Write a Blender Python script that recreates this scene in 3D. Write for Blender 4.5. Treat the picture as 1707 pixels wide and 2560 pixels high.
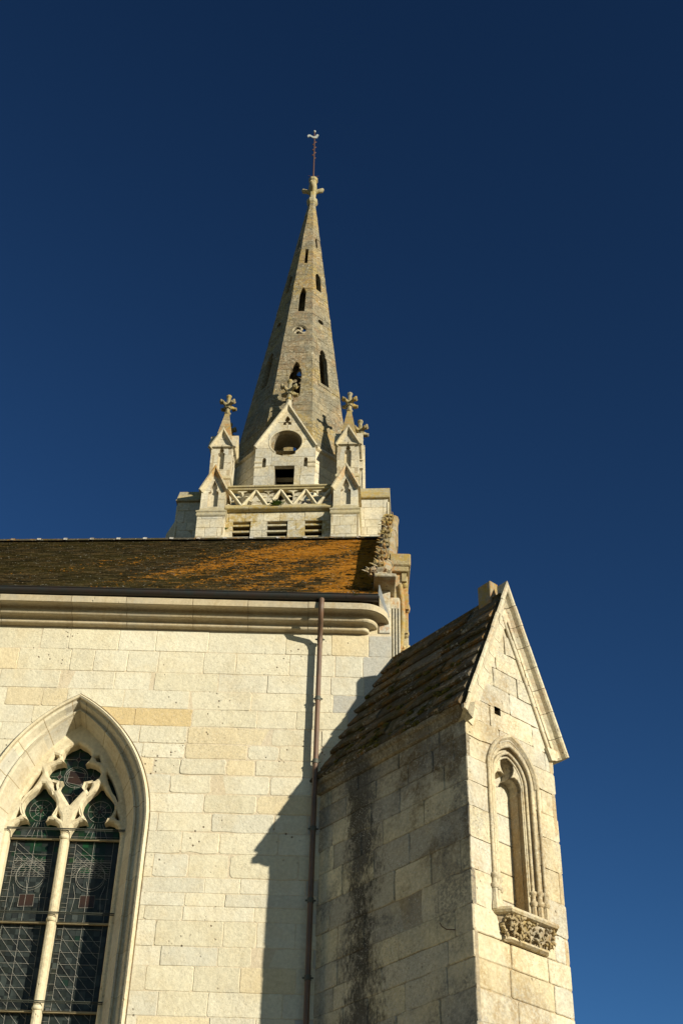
import bpy, bmesh, math, random
from mathutils import Vector, Matrix
from mathutils.geometry import delaunay_2d_cdt
R = math.radians
SC = bpy.context.scene
COL = SC.collection
for _o in list(bpy.data.objects):
    bpy.data.objects.remove(_o)

# ------------------------------------------------------------------ camera, sky, sun, exposure
SUN_AZ, SUN_EL = R(48.5), R(16.5)            # azimuth from -Y towards +X
cam_d = bpy.data.cameras.new('camera')
cam = bpy.data.objects.new('camera', cam_d); COL.objects.link(cam)
cam.location = (0, -12, 1.6)
cam_d.sensor_fit = 'VERTICAL'; cam_d.sensor_height = 22.3; cam_d.lens = 22.3*3415/2560
cam_d.clip_start = .1; cam_d.clip_end = 3000
_th, _ro = R(39.16), R(1.49)
_F = Vector((0, math.cos(_th), math.sin(_th))); _U = Vector((0, -math.sin(_th), math.cos(_th))); _X = Vector((1, 0, 0))
_Rt = _X*math.cos(_ro)+_U*math.sin(_ro); _Up = _U*math.cos(_ro)-_X*math.sin(_ro)
cam.rotation_euler = Matrix((_Rt, _Up, -_F)).transposed().to_euler()
SC.camera = cam

W = bpy.data.worlds.new('World'); SC.world = W; W.use_nodes = True
nt = W.node_tree
bg = nt.nodes['Background']
sky = nt.nodes.new('ShaderNodeTexSky'); sky.sky_type = 'NISHITA'; sky.sun_disc = False
sky.sun_elevation = SUN_EL; sky.sun_rotation = math.pi-SUN_AZ
sky.altitude = 1200; sky.air_density = 1.0; sky.dust_density = .3; sky.ozone_density = 2.2
bg.inputs['Strength'].default_value = .05
_lim = nt.nodes.new('ShaderNodeVectorMath'); _lim.operation = 'MINIMUM'; _lim.inputs[1].default_value = (4, 4, 4)
_gam = nt.nodes.new('ShaderNodeGamma'); _gam.inputs[1].default_value = 1.85       # deep polarised blue
_mul = nt.nodes.new('ShaderNodeVectorMath'); _mul.operation = 'MULTIPLY'; _mul.inputs[1].default_value = (.45, .535, .48)
nt.links.new(sky.outputs[0], _lim.inputs[0]); nt.links.new(_lim.outputs[0], _gam.inputs[0]); nt.links.new(_gam.outputs[0], _mul.inputs[0]); nt.links.new(_mul.outputs[0], bg.inputs['Color'])

sl = bpy.data.lights.new('sun', 'SUN'); sl.energy = 5.0; sl.angle = R(.5); sl.color = (1, .92, .74)
so = bpy.data.objects.new('sun', sl); COL.objects.link(so)
sdir = Vector((math.sin(SUN_AZ)*math.cos(SUN_EL), -math.cos(SUN_AZ)*math.cos(SUN_EL), math.sin(SUN_EL)))
so.rotation_euler = sdir.to_track_quat('Z', 'Y').to_euler(); so.location = (30, -30, 30)
SC.view_settings.view_transform = 'Standard'; SC.view_settings.look = 'None'
SC.view_settings.exposure = .42; SC.view_settings.gamma = 1

# ------------------------------------------------------------------ node helpers
class NT:
    def __init__(s, name):
        s.m = bpy.data.materials.new(name); s.m.use_nodes = True; s.t = s.m.node_tree
        s.b = s.t.nodes['Principled BSDF']; s.b.inputs['Specular IOR Level'].default_value = .15
        g = s.t.nodes.new('ShaderNodeNewGeometry'); s.pos = g.outputs['Position']
    def n(s, k, **kw):
        x = s.t.nodes.new(k)
        for a, v in kw.items(): setattr(x, a, v)
        return x
    def set(s, sock, v):
        if hasattr(v, 'is_output'): s.t.links.new(v, sock)
        else:
            if isinstance(v, (tuple, list)) and len(v) == 3 and sock.type == 'RGBA': v = (*v, 1)
            sock.default_value = v
    def noise(s, scale, detail=4, rough=.6, vec=None, off=0, dist=0):
        x = s.n('ShaderNodeTexNoise'); s.set(x.inputs['Scale'], scale); s.set(x.inputs['Detail'], detail); s.set(x.inputs['Roughness'], rough)
        s.set(x.inputs['Distortion'], dist)
        v = vec or s.pos
        if off:
            a = s.n('ShaderNodeVectorMath', operation='ADD'); s.set(a.inputs[0], v); a.inputs[1].default_value = (off, off*1.7, off*.6); v = a.outputs[0]
        s.set(x.inputs['Vector'], v); return x.outputs['Fac']
    def vmul(s, v, k):
        a = s.n('ShaderNodeVectorMath', operation='MULTIPLY'); s.set(a.inputs[0], v); a.inputs[1].default_value = k; return a.outputs[0]
    def ramp(s, f, lo, hi, a=0., b=1.):
        x = s.n('ShaderNodeMapRange', clamp=True); s.set(x.inputs[0], f)
        x.inputs[1].default_value = lo; x.inputs[2].default_value = hi; x.inputs[3].default_value = a; x.inputs[4].default_value = b
        return x.outputs[0]
    def math(s, op, a, b=None):
        x = s.n('ShaderNodeMath', operation=op); s.set(x.inputs[0], a)
        if b is not None: s.set(x.inputs[1], b)
        return x.outputs[0]
    def mix(s, f, a, b, mode='MIX'):
        x = s.n('ShaderNodeMix', data_type='RGBA', blend_type=mode); s.set(x.inputs[0], f); s.set(x.inputs[6], a); s.set(x.inputs[7], b)
        return x.outputs[2]
    def attr(s, name):
        x = s.n('ShaderNodeAttribute', attribute_name=name); return x.outputs['Color']
    def obj(s): return s.n('ShaderNodeTexCoord').outputs['Object']
    def sep(s, v):
        x = s.n('ShaderNodeSeparateXYZ'); s.set(x.inputs[0], v); return x.outputs
    def bump(s, h, dist, strength=.6, prev=None):
        x = s.n('ShaderNodeBump'); s.set(x.inputs['Height'], h); x.inputs['Distance'].default_value = dist; x.inputs['Strength'].default_value = strength
        if prev: s.set(x.inputs['Normal'], prev)
        return x.outputs[0]
    def done(s, col, rough=.9, normal=None):
        s.set(s.b.inputs['Base Color'], col); s.set(s.b.inputs['Roughness'], rough)
        if normal: s.set(s.b.inputs['Normal'], normal)
        return s.m

GREYS = (.34, .33, .29)
def stone(name, grey=.4, gscale=1.6, glo=.5, speck=.5, yellow=0., orange=0., ys=2.2, pits=.5, dark=0., bump=.5, fine=1., stain=0., extra=None, greycol=GREYS, mo=(.74, 1.14)):
    s = NT(name)
    c = s.attr('tint')
    big = s.noise(gscale, 6, .62)
    gsp = s.noise(38*fine, 4, .7, off=15)
    c = s.mix(s.math('MULTIPLY', s.math('MULTIPLY', s.ramp(big, glo, glo+.14), s.ramp(gsp, .36, .60, .25, 1.)), grey), c, greycol)
    warm = s.noise(3.1, 5, .65, off=7)
    c = s.mix(s.ramp(warm, .48, .75, 0, .4), c, (.58, .46, .26), 'MIX')
    mott = s.noise(26*fine, 6, .7, off=3)
    c = s.mix(1, c, s.n_gray(s.ramp(mott, .32, .68, *mo)), 'MULTIPLY')
    if speck:
        sp = s.noise(55*fine, 3, .6, off=11); area = s.noise(1.3, 4, .6, off=21)
        mk = s.math('MULTIPLY', s.ramp(sp, .57, .64), s.ramp(area, .42, .62, .12, 1))
        c = s.mix(s.math('MULTIPLY', mk, speck), c, (.16, .14, .10))
        sp2 = s.noise(48*fine, 3, .6, off=31)
        c = s.mix(s.math('MULTIPLY', s.math('MULTIPLY', s.ramp(sp2, .6, .66), s.ramp(area, .40, .6)), speck*.9), c, (.66, .64, .56))
    if stain:
        st = s.noise(1.0, 6, .7, vec=s.vmul(s.pos, (2.2, 2.2, 1.1)), off=41); st2 = s.noise(30*fine, 4, .7, off=43)
        c = s.mix(s.math('MULTIPLY', s.math('MULTIPLY', s.ramp(st, .47, .60), s.ramp(st2, .36, .58)), stain), c, (.27, .17, .065))
    if dark:
        dk = s.noise(2.4, 7, .7, off=51); dk2 = s.noise(30*fine, 3, .6, off=53)
        c = s.mix(s.math('MULTIPLY', s.math('MULTIPLY', s.ramp(dk, .5, .62), s.ramp(dk2, .35, .6)), dark), c, (.055, .05, .04))
    if yellow:
        y = s.noise(ys, 6, .68, off=61); y2 = s.noise(22*fine, 4, .6, off=63)
        c = s.mix(s.math('MULTIPLY', s.math('MULTIPLY', s.ramp(y, .46, .58), s.ramp(y2, .36, .56)), yellow), c, (.34, .24, .065))
    if orange:
        o = s.noise(ys*1.3, 6, .68, off=71); o2 = s.noise(20*fine, 4, .6, off=73)
        c = s.mix(s.math('MULTIPLY', s.math('MULTIPLY', s.ramp(o, .5, .58), s.ramp(o2, .38, .54)), orange), c, (.38, .15, .02))
    if extra: c = extra(s, c)
    h = s.noise(34*fine, 7, .72, off=5); nrm = s.bump(h, .008, bump)
    h2 = s.noise(7, 5, .6, off=9); nrm = s.bump(h2, .02, bump*.8, nrm)
    if pits:
        v = s.n('ShaderNodeTexVoronoi'); s.set(v.inputs['Vector'], s.pos); v.inputs['Scale'].default_value = 15*fine
        pm = s.math('MULTIPLY', s.ramp(v.outputs['Distance'], .10, .2, 1, 0), s.ramp(s.noise(1.9, 4, .6, off=83), .54, .64))
        c = s.mix(s.math('MULTIPLY', pm, pits), c, (.13, .085, .05))
        nrm = s.bump(s.math('SUBTRACT', 1., pm), .012, .7, nrm)
    return s.done(c, .92, nrm)
def _ng(s, f):
    x = s.n('ShaderNodeCombineColor')
    for i in range(3): s.set(x.inputs[i], f)
    return x.outputs[0]
NT.n_gray = _ng

def streaks(s, c):
    # the black algae run and the brown patches on the shaded flank of the buttress (their own shapes, in object space)
    p = s.sep(s.obj()); y, z = p[1], p[2]
    wob = s.noise(1.1, 5, .65, vec=s.vmul(s.pos, (1, 1, .8)), off=91)
    cen = s.math('ADD', s.math('SUBTRACT', y, 1.36), s.math('MULTIPLY', s.math('SUBTRACT', wob, .5), .5))
    d = s.math('ABSOLUTE', cen)
    wz = s.ramp(z, 5.2, 7.9, 1.5, .8)
    band = s.ramp(s.math('DIVIDE', d, wz), .03, .42, 1, 0)
    fl = s.noise(1., 5, .75, vec=s.vmul(s.pos, (34, 34, 16)), off=93); fl2 = s.noise(5, 5, .7, off=94)
    k = s.math('ADD', s.math('MULTIPLY', band, s.ramp(z, 6.6, 7.7, .60, .85)), s.math('ADD', s.math('MULTIPLY', s.math('SUBTRACT', fl, .5), 1.1), s.math('MULTIPLY', s.math('SUBTRACT', fl2, .5), .7)))
    c = s.mix(s.math('MULTIPLY', s.ramp(k, .30, .60), .88), c, (.032, .028, .023))
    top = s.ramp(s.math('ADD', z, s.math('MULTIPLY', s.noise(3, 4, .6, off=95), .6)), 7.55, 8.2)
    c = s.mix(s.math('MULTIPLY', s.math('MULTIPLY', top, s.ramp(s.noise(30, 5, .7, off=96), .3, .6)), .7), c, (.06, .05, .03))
    br = s.noise(2.3, 6, .7, off=97); brf = s.noise(24, 4, .7, off=92)
    brz = s.math('MULTIPLY', s.ramp(br, .47, .60), s.ramp(z, 6.2, 6.9))
    c = s.mix(s.math('MULTIPLY', s.math('MULTIPLY', s.math('MULTIPLY', brz, s.ramp(y, 1.2, .8)), s.ramp(brf, .3, .55)), .85), c, (.13, .085, .035))
    sp = s.noise(60, 3, .6, off=98)
    c = s.mix(s.math('MULTIPLY', s.ramp(sp, .58, .66), s.ramp(s.noise(1.7, 4, .6, off=99), .40, .6, .1, .9)), c, (.52, .49, .43))
    gp_ = s.noise(1.5, 6, .7, off=101)
    c = s.mix(s.math('MULTIPLY', s.math('MULTIPLY', s.ramp(gp_, .5, .6), s.ramp(s.noise(36, 4, .7, off=102), .35, .6)), .75), c, (.13, .125, .115))
    return c

def algae(s, c):
    return c

M = {}
M['wall'] = stone('limestone_wall', mo=(.86, 1.08), grey=.42, glo=.54, gscale=1.3, speck=.3, pits=.9, bump=.7, fine=1.1, stain=.12)
M['dressed'] = stone('dressed_limestone', mo=(.84, 1.08), grey=.4, glo=.52, speck=.3, pits=.3, bump=.45, stain=.3)
M['cornice'] = stone('cornice_stone', mo=(.84, 1.08), grey=.55, glo=.44, speck=.25, pits=.1, bump=.25, stain=.35)
M['flank'] = stone('flank_stone', grey=.6, glo=.45, speck=.6, pits=.5, bump=.6, extra=streaks, fine=1.2)
M['pier'] = stone('buttress_stone', grey=.75, glo=.47, speck=.6, yellow=.12, ys=2., pits=.8, bump=.75, stain=.6, fine=1.15)
M['carved'] = stone('carved_stone', grey=.6, glo=.42, speck=.7, yellow=.6, orange=.0, ys=6, pits=.3, bump=.8, stain=.75)
M['rake'] = stone('rake_stone', grey=.6, glo=.45, speck=.5, orange=.25, ys=3.2, pits=.5, bump=.6, stain=.3, fine=1.2)
M['coping'] = stone('lichen_coping', grey=.8, glo=.40, speck=.7, yellow=.45, orange=.55, ys=5., pits=.2, bump=.7)
M['gablestone'] = stone('gable_lichen_stone', grey=.5, glo=.45, speck=.5, yellow=.85, orange=.55, ys=3.5, pits=.1, bump=.7)
M['cornerstone'] = stone('weathered_corner_stone', grey=.85, glo=.38, speck=.55, pits=.3, bump=.6, greycol=(.42, .41, .37))
M['tower'] = stone('tower_stone', grey=.65, glo=.47, gscale=1., speck=.4, yellow=.25, ys=1.2, pits=.1, bump=.4, fine=.5)
M['belfry'] = stone('belfry_stone', grey=.75, glo=.43, gscale=1.2, speck=.9, yellow=.85, ys=1.3, pits=.1, bump=.5, fine=.45)
M['string'] = stone('string_stone', grey=.6, glo=.4, gscale=1.4, speck=.5, yellow=.85, ys=1.6, pits=0, bump=.5, fine=.5)
M['tower_cap'] = stone('pinnacle_stone', grey=.4, glo=.5, gscale=1.2, speck=.4, yellow=.8, orange=.45, ys=1.1, pits=0, bump=.5, fine=.5)
def spire_extra(s, c):
    sp = s.noise(17, 4, .7, off=111); a_ = s.noise(.8, 5, .65, off=112)
    c = s.mix(s.math('MULTIPLY', s.ramp(sp, .50, .60), s.ramp(a_, .36, .56, .35, .95)), c, (.115, .098, .062))
    sp2 = s.noise(15, 4, .7, off=113)
    c = s.mix(s.math('MULTIPLY', s.ramp(sp2, .58, .66), s.ramp(a_, .36, .5, .25, .9)), c, (.46, .435, .345))
    return c
M['spire'] = stone('spire_stone', grey=.6, glo=.40, gscale=.7, speck=.35, yellow=.6, ys=.7, orange=.18, dark=.5, pits=0, bump=.9, fine=.36, stain=.35, greycol=(.19, .175, .125), extra=spire_extra)
M['finial'] = stone('finial_stone', grey=.6, glo=.42, gscale=2, speck=.7, yellow=.95, ys=2., pits=0, bump=.5, fine=.6, dark=.25)
M['lucarne'] = stone('lucarne_stone', grey=.95, glo=.43, gscale=.7, speck=.5, yellow=.4, ys=.9, pits=0, bump=.4, fine=.5)

def metal(name, col, rough=.5, met=0., var=.3, col2=None, scale=9):
    s = NT(name)
    f = s.noise(scale, 5, .65)
    c = s.mix(s.ramp(f, .38, .66), col, col2 or tuple(v*(1-var) for v in col))
    s.b.inputs['Metallic'].default_value = met
    s.b.inputs['Specular IOR Level'].default_value = .4
    return s.done(c, rough, s.bump(s.noise(60, 3), .002, .3))
M['gutter'] = metal('weathered_zinc', (.018, .023, .022), .45, 0, col2=(.03, .018, .014), scale=5)
M['pipe'] = metal('brown_copper_pipe', (.15, .085, .052), .5, .0, col2=(.085, .058, .042), scale=6)
M['clamp'] = metal('clamp_iron', (.09, .095, .075), .6)
M['rust'] = metal('rusty_iron', (.115, .055, .035), .8, col2=(.07, .03, .02), scale=20)
M['vane'] = metal('pale_vane_metal', (.40, .42, .39), .5)
M['lead'] = metal('lead_flashing', (.19, .20, .205), .7, col2=(.12, .13, .13))
M['dark'] = metal('dark_interior', (.02, .018, .015), .9)
M['bar'] = metal('saddle_bar_iron', (.04, .045, .035), .6)
M['ledge'] = metal('tan_painted_bar', (.33, .27, .16), .7)

def glass_mat():
    s = NT('leaded_stained_glass')
    c = s.attr('tint')
    f = s.noise(9, 3, .6)
    c = s.mix(s.ramp(f, .35, .7, 0, .6), c, (.008, .010, .011))
    s.b.inputs['Specular IOR Level'].default_value = .25
    return s.done(c, .4, s.bump(s.noise(22, 3), .004, .5))
M['glass'] = glass_mat()
M['came'] = metal('lead_came', (.33, .32, .285), .7, col2=(.15, .145, .13), scale=30)

def tile_mat(name):
    s = NT(name)
    c = s.attr('tint')
    p = s.pos
    c = s.mix(1, c, s.n_gray(s.ramp(s.noise(35, 5, .7), .3, .7, .6, 1.35)), 'MULTIPLY')
    # olive moss spread
    c = s.mix(s.math('MULTIPLY', s.math('MULTIPLY', s.ramp(s.noise(.9, 5, .6, off=13), .42, .6), s.ramp(s.noise(1., 4, .7, vec=s.vmul(p, (9, 20, 20)), off=14), .35, .6)), .7), c, (.050, .042, .011))
    # orange lichen: runs slanting down the slope, thicker towards the gable
    sp = s.sep(p)
    rot = s.n('ShaderNodeVectorRotate', rotation_type='Z_AXIS'); s.set(rot.inputs['Vector'], p); rot.inputs['Angle'].default_value = R(33)
    v = s.vmul(rot.outputs[0], (1.25, .15, .12))
    big = s.noise(1.0, 6, .62, vec=v, off=2.3)
    xr = s.ramp(sp[0], -5.2, .3, -.29, .13)
    fine = s.noise(1., 6, .75, vec=s.vmul(p, (17, 25, 25)), off=3)
    mid = s.noise(1., 4, .65, vec=s.vmul(p, (3.2, 7, 7)), off=6)
    k = s.math('ADD', s.math('ADD', big, xr), s.math('ADD', s.math('MULTIPLY', s.math('SUBTRACT', fine, .5), 1.15), s.math('MULTIPLY', s.math('SUBTRACT', mid, .5), .6)))
    m = s.ramp(k, .56, .62)
    oc = s.mix(s.ramp(s.noise(14, 4, .7, off=17), .35, .65), (.50, .235, .03), (.29, .125, .016))
    c = s.mix(s.math('MULTIPLY', m, .93), c, oc)
    ws = s.noise(1., 3, .6, vec=s.vmul(p, (26, 40, 40)), off=27)
    c = s.mix(s.math('MULTIPLY', s.ramp(ws, .645, .68), .75), c, (.34, .33, .29))
    s.b.inputs['Specular IOR Level'].default_value = .03
    return s.done(c, .95, s.bump(s.noise(40, 5, .7), .012, .9))
M['tile'] = tile_mat('mossy_roof_tile')
def slab_mat():
    s = NT('mossy_stone_slab')
    c = s.attr('tint')
    c = s.mix(1, c, s.n_gray(s.ramp(s.noise(30, 6, .75), .3, .7, .5, 1.5)), 'MULTIPLY')
    c = s.mix(s.math('MULTIPLY', s.ramp(s.noise(4, 6, .7, off=13), .49, .58), .75), c, (.062, .05, .014))
    c = s.mix(s.math('MULTIPLY', s.math('MULTIPLY', s.ramp(s.noise(3.2, 6, .7, off=23), .5, .58), s.ramp(s.noise(40, 4, .6, off=5), .38, .55)), .85), c, (.21, .105, .02))
    c = s.mix(s.math('MULTIPLY', s.ramp(s.noise(28, 4, .7, off=33), .57, .64), s.ramp(s.noise(3, 4, .6, off=36), .42, .56)), c, (.40, .38, .32))
    return s.done(c, .95, s.bump(s.noise(28, 6, .75), .02, .8))
M['slab'] = slab_mat()
def leaf_mat():
    s = NT('green_leaf'); return s.done(s.mix(s.noise(30, 2), (.05, .10, .02), (.10, .16, .03)), .7)
M['leaf'] = leaf_mat()
def moss_mat():
    s = NT('moss_cushion'); return s.done(s.mix(s.ramp(s.noise(40, 3), .4, .6), (.035, .032, .010), (.12, .10, .015)), .95, s.bump(s.noise(80, 4), .02, 1.))
M['moss'] = moss_mat()
def ground_mat():
    s = NT('pale_gravel_ground')
    c = s.mix(s.ramp(s.noise(.15, 5, .6), .4, .6), (.26, .20, .115), (.185, .15, .08))
    c = s.mix(1, c, s.n_gray(s.ramp(s.noise(12, 6, .8), .3, .7, .75, 1.2)), 'MULTIPLY')
    return s.done(c, .95, s.bump(s.noise(30, 5, .7), .02, .6))
M['ground'] = ground_mat()

# ------------------------------------------------------------------ mesh helpers
class Fr:                                  # a plane frame: O + u*U + v*V + n*N
    def __init__(s, O, U, V, N=None):
        s.O, s.U, s.V = Vector(O), Vector(U), Vector(V); s.N = Vector(N) if N else s.U.cross(s.V)
    def __call__(s, u, v, n=0): return s.O+s.U*u+s.V*v+s.N*n
FRONT = lambda y=0: Fr((0, y, 0), (1, 0, 0), (0, 0, 1))
class MB:
    def __init__(s, tint=(.6, .53, .36)):
        s.v, s.f, s.c, s.t = [], [], [], tint; s.sm = []
    def add(s, vs, fs, tint=None, smooth=False):
        o = len(s.v); s.v += [Vector(p) for p in vs]
        for f in fs:
            s.f.append([i+o for i in f]); s.c.append(tint or s.t); s.sm.append(smooth)
    def box(s, a, b, tint=None, fr=None):
        g = fr or (lambda x, y, z: Vector((x, y, z)))
        P = [g(x, y, z) for z in (a[2], b[2]) for y in (a[1], b[1]) for x in (a[0], b[0])]
        s.add(P, [(0, 2, 3, 1), (4, 5, 7, 6), (0, 1, 5, 4), (2, 6, 7, 3), (0, 4, 6, 2), (1, 3, 7, 5)], tint)
    def bbox(s, a, b, bev=.01, tint=None, fr=None):     # bevelled box
        g = fr or (lambda x, y, z: Vector((x, y, z)))
        bm = bmesh.new()
        bmesh.ops.create_cube(bm, size=1)
        for v in bm.verts:
            v.co = Vector(((a[i]+b[i])/2+v.co[i]*(b[i]-a[i]) for i in range(3)))
        bmesh.ops.bevel(bm, geom=bm.edges[:], offset=bev, segments=1, affect='EDGES')
        bm.verts.ensure_lookup_table(); bm.verts.index_update()
        s.add([g(*v.co) for v in bm.verts], [[v.index for v in f.verts] for f in bm.faces], tint); bm.free()
    def loft(s, rings, closed=True, caps=True, tint=None, smooth=False):
        n = len(rings[0]); vs = [p for r in rings for p in r]; fs = []
        for i in range(len(rings)-1):
            for j in range(n if closed else n-1):
                k = (j+1) % n; fs.append((i*n+j, i*n+k, (i+1)*n+k, (i+1)*n+j))
        s.add(vs, fs, tint, smooth)
        if caps and closed:
            s.add(rings[0], [tuple(range(n))[::-1]], tint); s.add(rings[-1], [tuple(range(n))], tint)
    def tube(s, pts, r, n=10, tint=None, smooth=True):
        pts = [Vector(p) for p in pts]; rs = r if isinstance(r, (list, tuple)) else [r]*len(pts); rings = []
        up = Vector((.13, .31, .94)).normalized()
        for i, p in enumerate(pts):
            d = (pts[min(i+1, len(pts)-1)]-pts[max(i-1, 0)]).normalized()
            if abs(d.dot(up)) > .95: up = Vector((.95, .1, .05)).normalized()
            a = d.cross(up).normalized(); b = d.cross(a)
            up = (-b).normalized()
            rings.append([p+(a*math.cos(2*math.pi*k/n)+b*math.sin(2*math.pi*k/n))*rs[i] for k in range(n)])
        s.loft(rings, True, True, tint, smooth)
    def lathe(s, c, prof, n=12, tint=None, smooth=False, rot=0.):
        c = Vector(c); s.loft([[c+Vector((r*math.cos(2*math.pi*k/n+rot), r*math.sin(2*math.pi*k/n+rot), z)) for k in range(n)] for r, z in prof], True, True, tint, smooth)
    def prism(s, pts, a, b, tint=None):   # polygon (list of points as function arg) extruded: pts -> list of Vector, a/b offset vectors
        A = [Vector(p)+Vector(a) for p in pts]; B = [Vector(p)+Vector(b) for p in pts]; s.loft([A, B], True, True, tint)
    def build(s, name, mat, parent=None, loc=(0, 0, 0), smooth=None):
        me = bpy.data.meshes.new(name); me.from_pydata(s.v, [], s.f); me.materials.append(mat)
        at = me.color_attributes.new('tint', 'FLOAT_COLOR', 'CORNER')
        data = []
        for f, c in zip(s.f, s.c): data += [c[0], c[1], c[2], 1]*len(f)
        at.data.foreach_set('color', data)
        me.polygons.foreach_set('use_smooth', s.sm)
        me.validate(); me.update()
        o = bpy.data.objects.new(name, me); COL.objects.link(o); o.location = loc
        if parent: o.parent = parent
        return o

def thing(name, label, cat, loc=(0, 0, 0), rz=0, group=None):
    o = bpy.data.objects.new(name, None); COL.objects.link(o); o.location = loc; o.rotation_euler = (0, 0, rz)
    o.empty_display_size = .2
    o['label'] = label; o['category'] = cat
    if group: o['group'] = group
    return o

def vary(rng, c, a, b):
    k = rng.uniform(a, b); return (c[0]*k, c[1]*k, c[2]*k)
def ccw(p):
    a = sum(p[i][0]*p[(i+1) % len(p)][1]-p[(i+1) % len(p)][0]*p[i][1] for i in range(len(p)))
    return list(p) if a > 0 else list(p)[::-1]
def pip(x, y, P):
    c = False; j = len(P)-1
    for i in range(len(P)):
        if (P[i][1] > y) != (P[j][1] > y) and x < (P[j][0]-P[i][0])*(y-P[i][1])/(P[j][1]-P[i][1])+P[i][0]: c = not c
        j = i
    return c
def parea(p): return abs(sum(p[i][0]*p[(i+1) % len(p)][1]-p[(i+1) % len(p)][0]*p[i][1] for i in range(len(p))))/2
def cdt(polys_in, holes):
    # triangulate with constraints; the result is checked by area and retried in a turned frame when it comes out wrong
    top = min(parea(p) for p in polys_in)-(sum(parea(h) for h in holes) if len(polys_in) == 1 else 0)
    for turn in (0, .37, 1.1, 2.3, .81, 1.9, 2.9):
        ca, sa = math.cos(turn), math.sin(turn)
        cx = sum(p[0] for p in polys_in[0])/len(polys_in[0]); cy = sum(p[1] for p in polys_in[0])/len(polys_in[0])
        vs, fs = [], []
        for p in [*polys_in, *holes]:
            p = ccw(p); o = len(vs)
            vs += [Vector(((q[0]-cx)*ca-(q[1]-cy)*sa, (q[0]-cx)*sa+(q[1]-cy)*ca)) for q in p]; fs.append(list(range(o, o+len(p))))
        r = delaunay_2d_cdt(vs, [], fs, 1, 1e-5, True)
        k = len(polys_in); keep = []; ar = 0
        for f, og in zip(r[2], r[5]):
            if all(i in og for i in range(k)) and not any(i >= k for i in og):
                keep.append(f); ar += parea([r[0][i] for i in f])
        if ar <= top*1.002+1e-6 and (len(polys_in) > 1 or ar > top*.99): break
    else:
        if len(polys_in) > 1: keep = []
    return [Vector((v.x*ca+v.y*sa+cx, -v.x*sa+v.y*ca+cy)) for v in r[0]], keep
def boundary(faces):
    e = {}
    for f in faces:
        for i in range(len(f)):
            a, b = f[i], f[(i+1) % len(f)]
            e[(a, b)] = 1
    return [k for k in e if (k[1], k[0]) not in e]
def plate(mb, fr, outer, holes, n0, n1, tint=None, back=True, clip=None):
    vs, fs = cdt([outer] if not clip else [outer, clip], holes)
    T = [fr(v[0], v[1], n1) for v in vs]; B = [fr(v[0], v[1], n0) for v in vs]; n = len(vs)
    mb.add(T+B, [tuple(f) for f in fs]+([tuple(i+n for i in f[::-1]) for f in fs] if back else [])+[(a, a+n, b+n, b) for a, b in boundary(fs)], tint)

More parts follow.
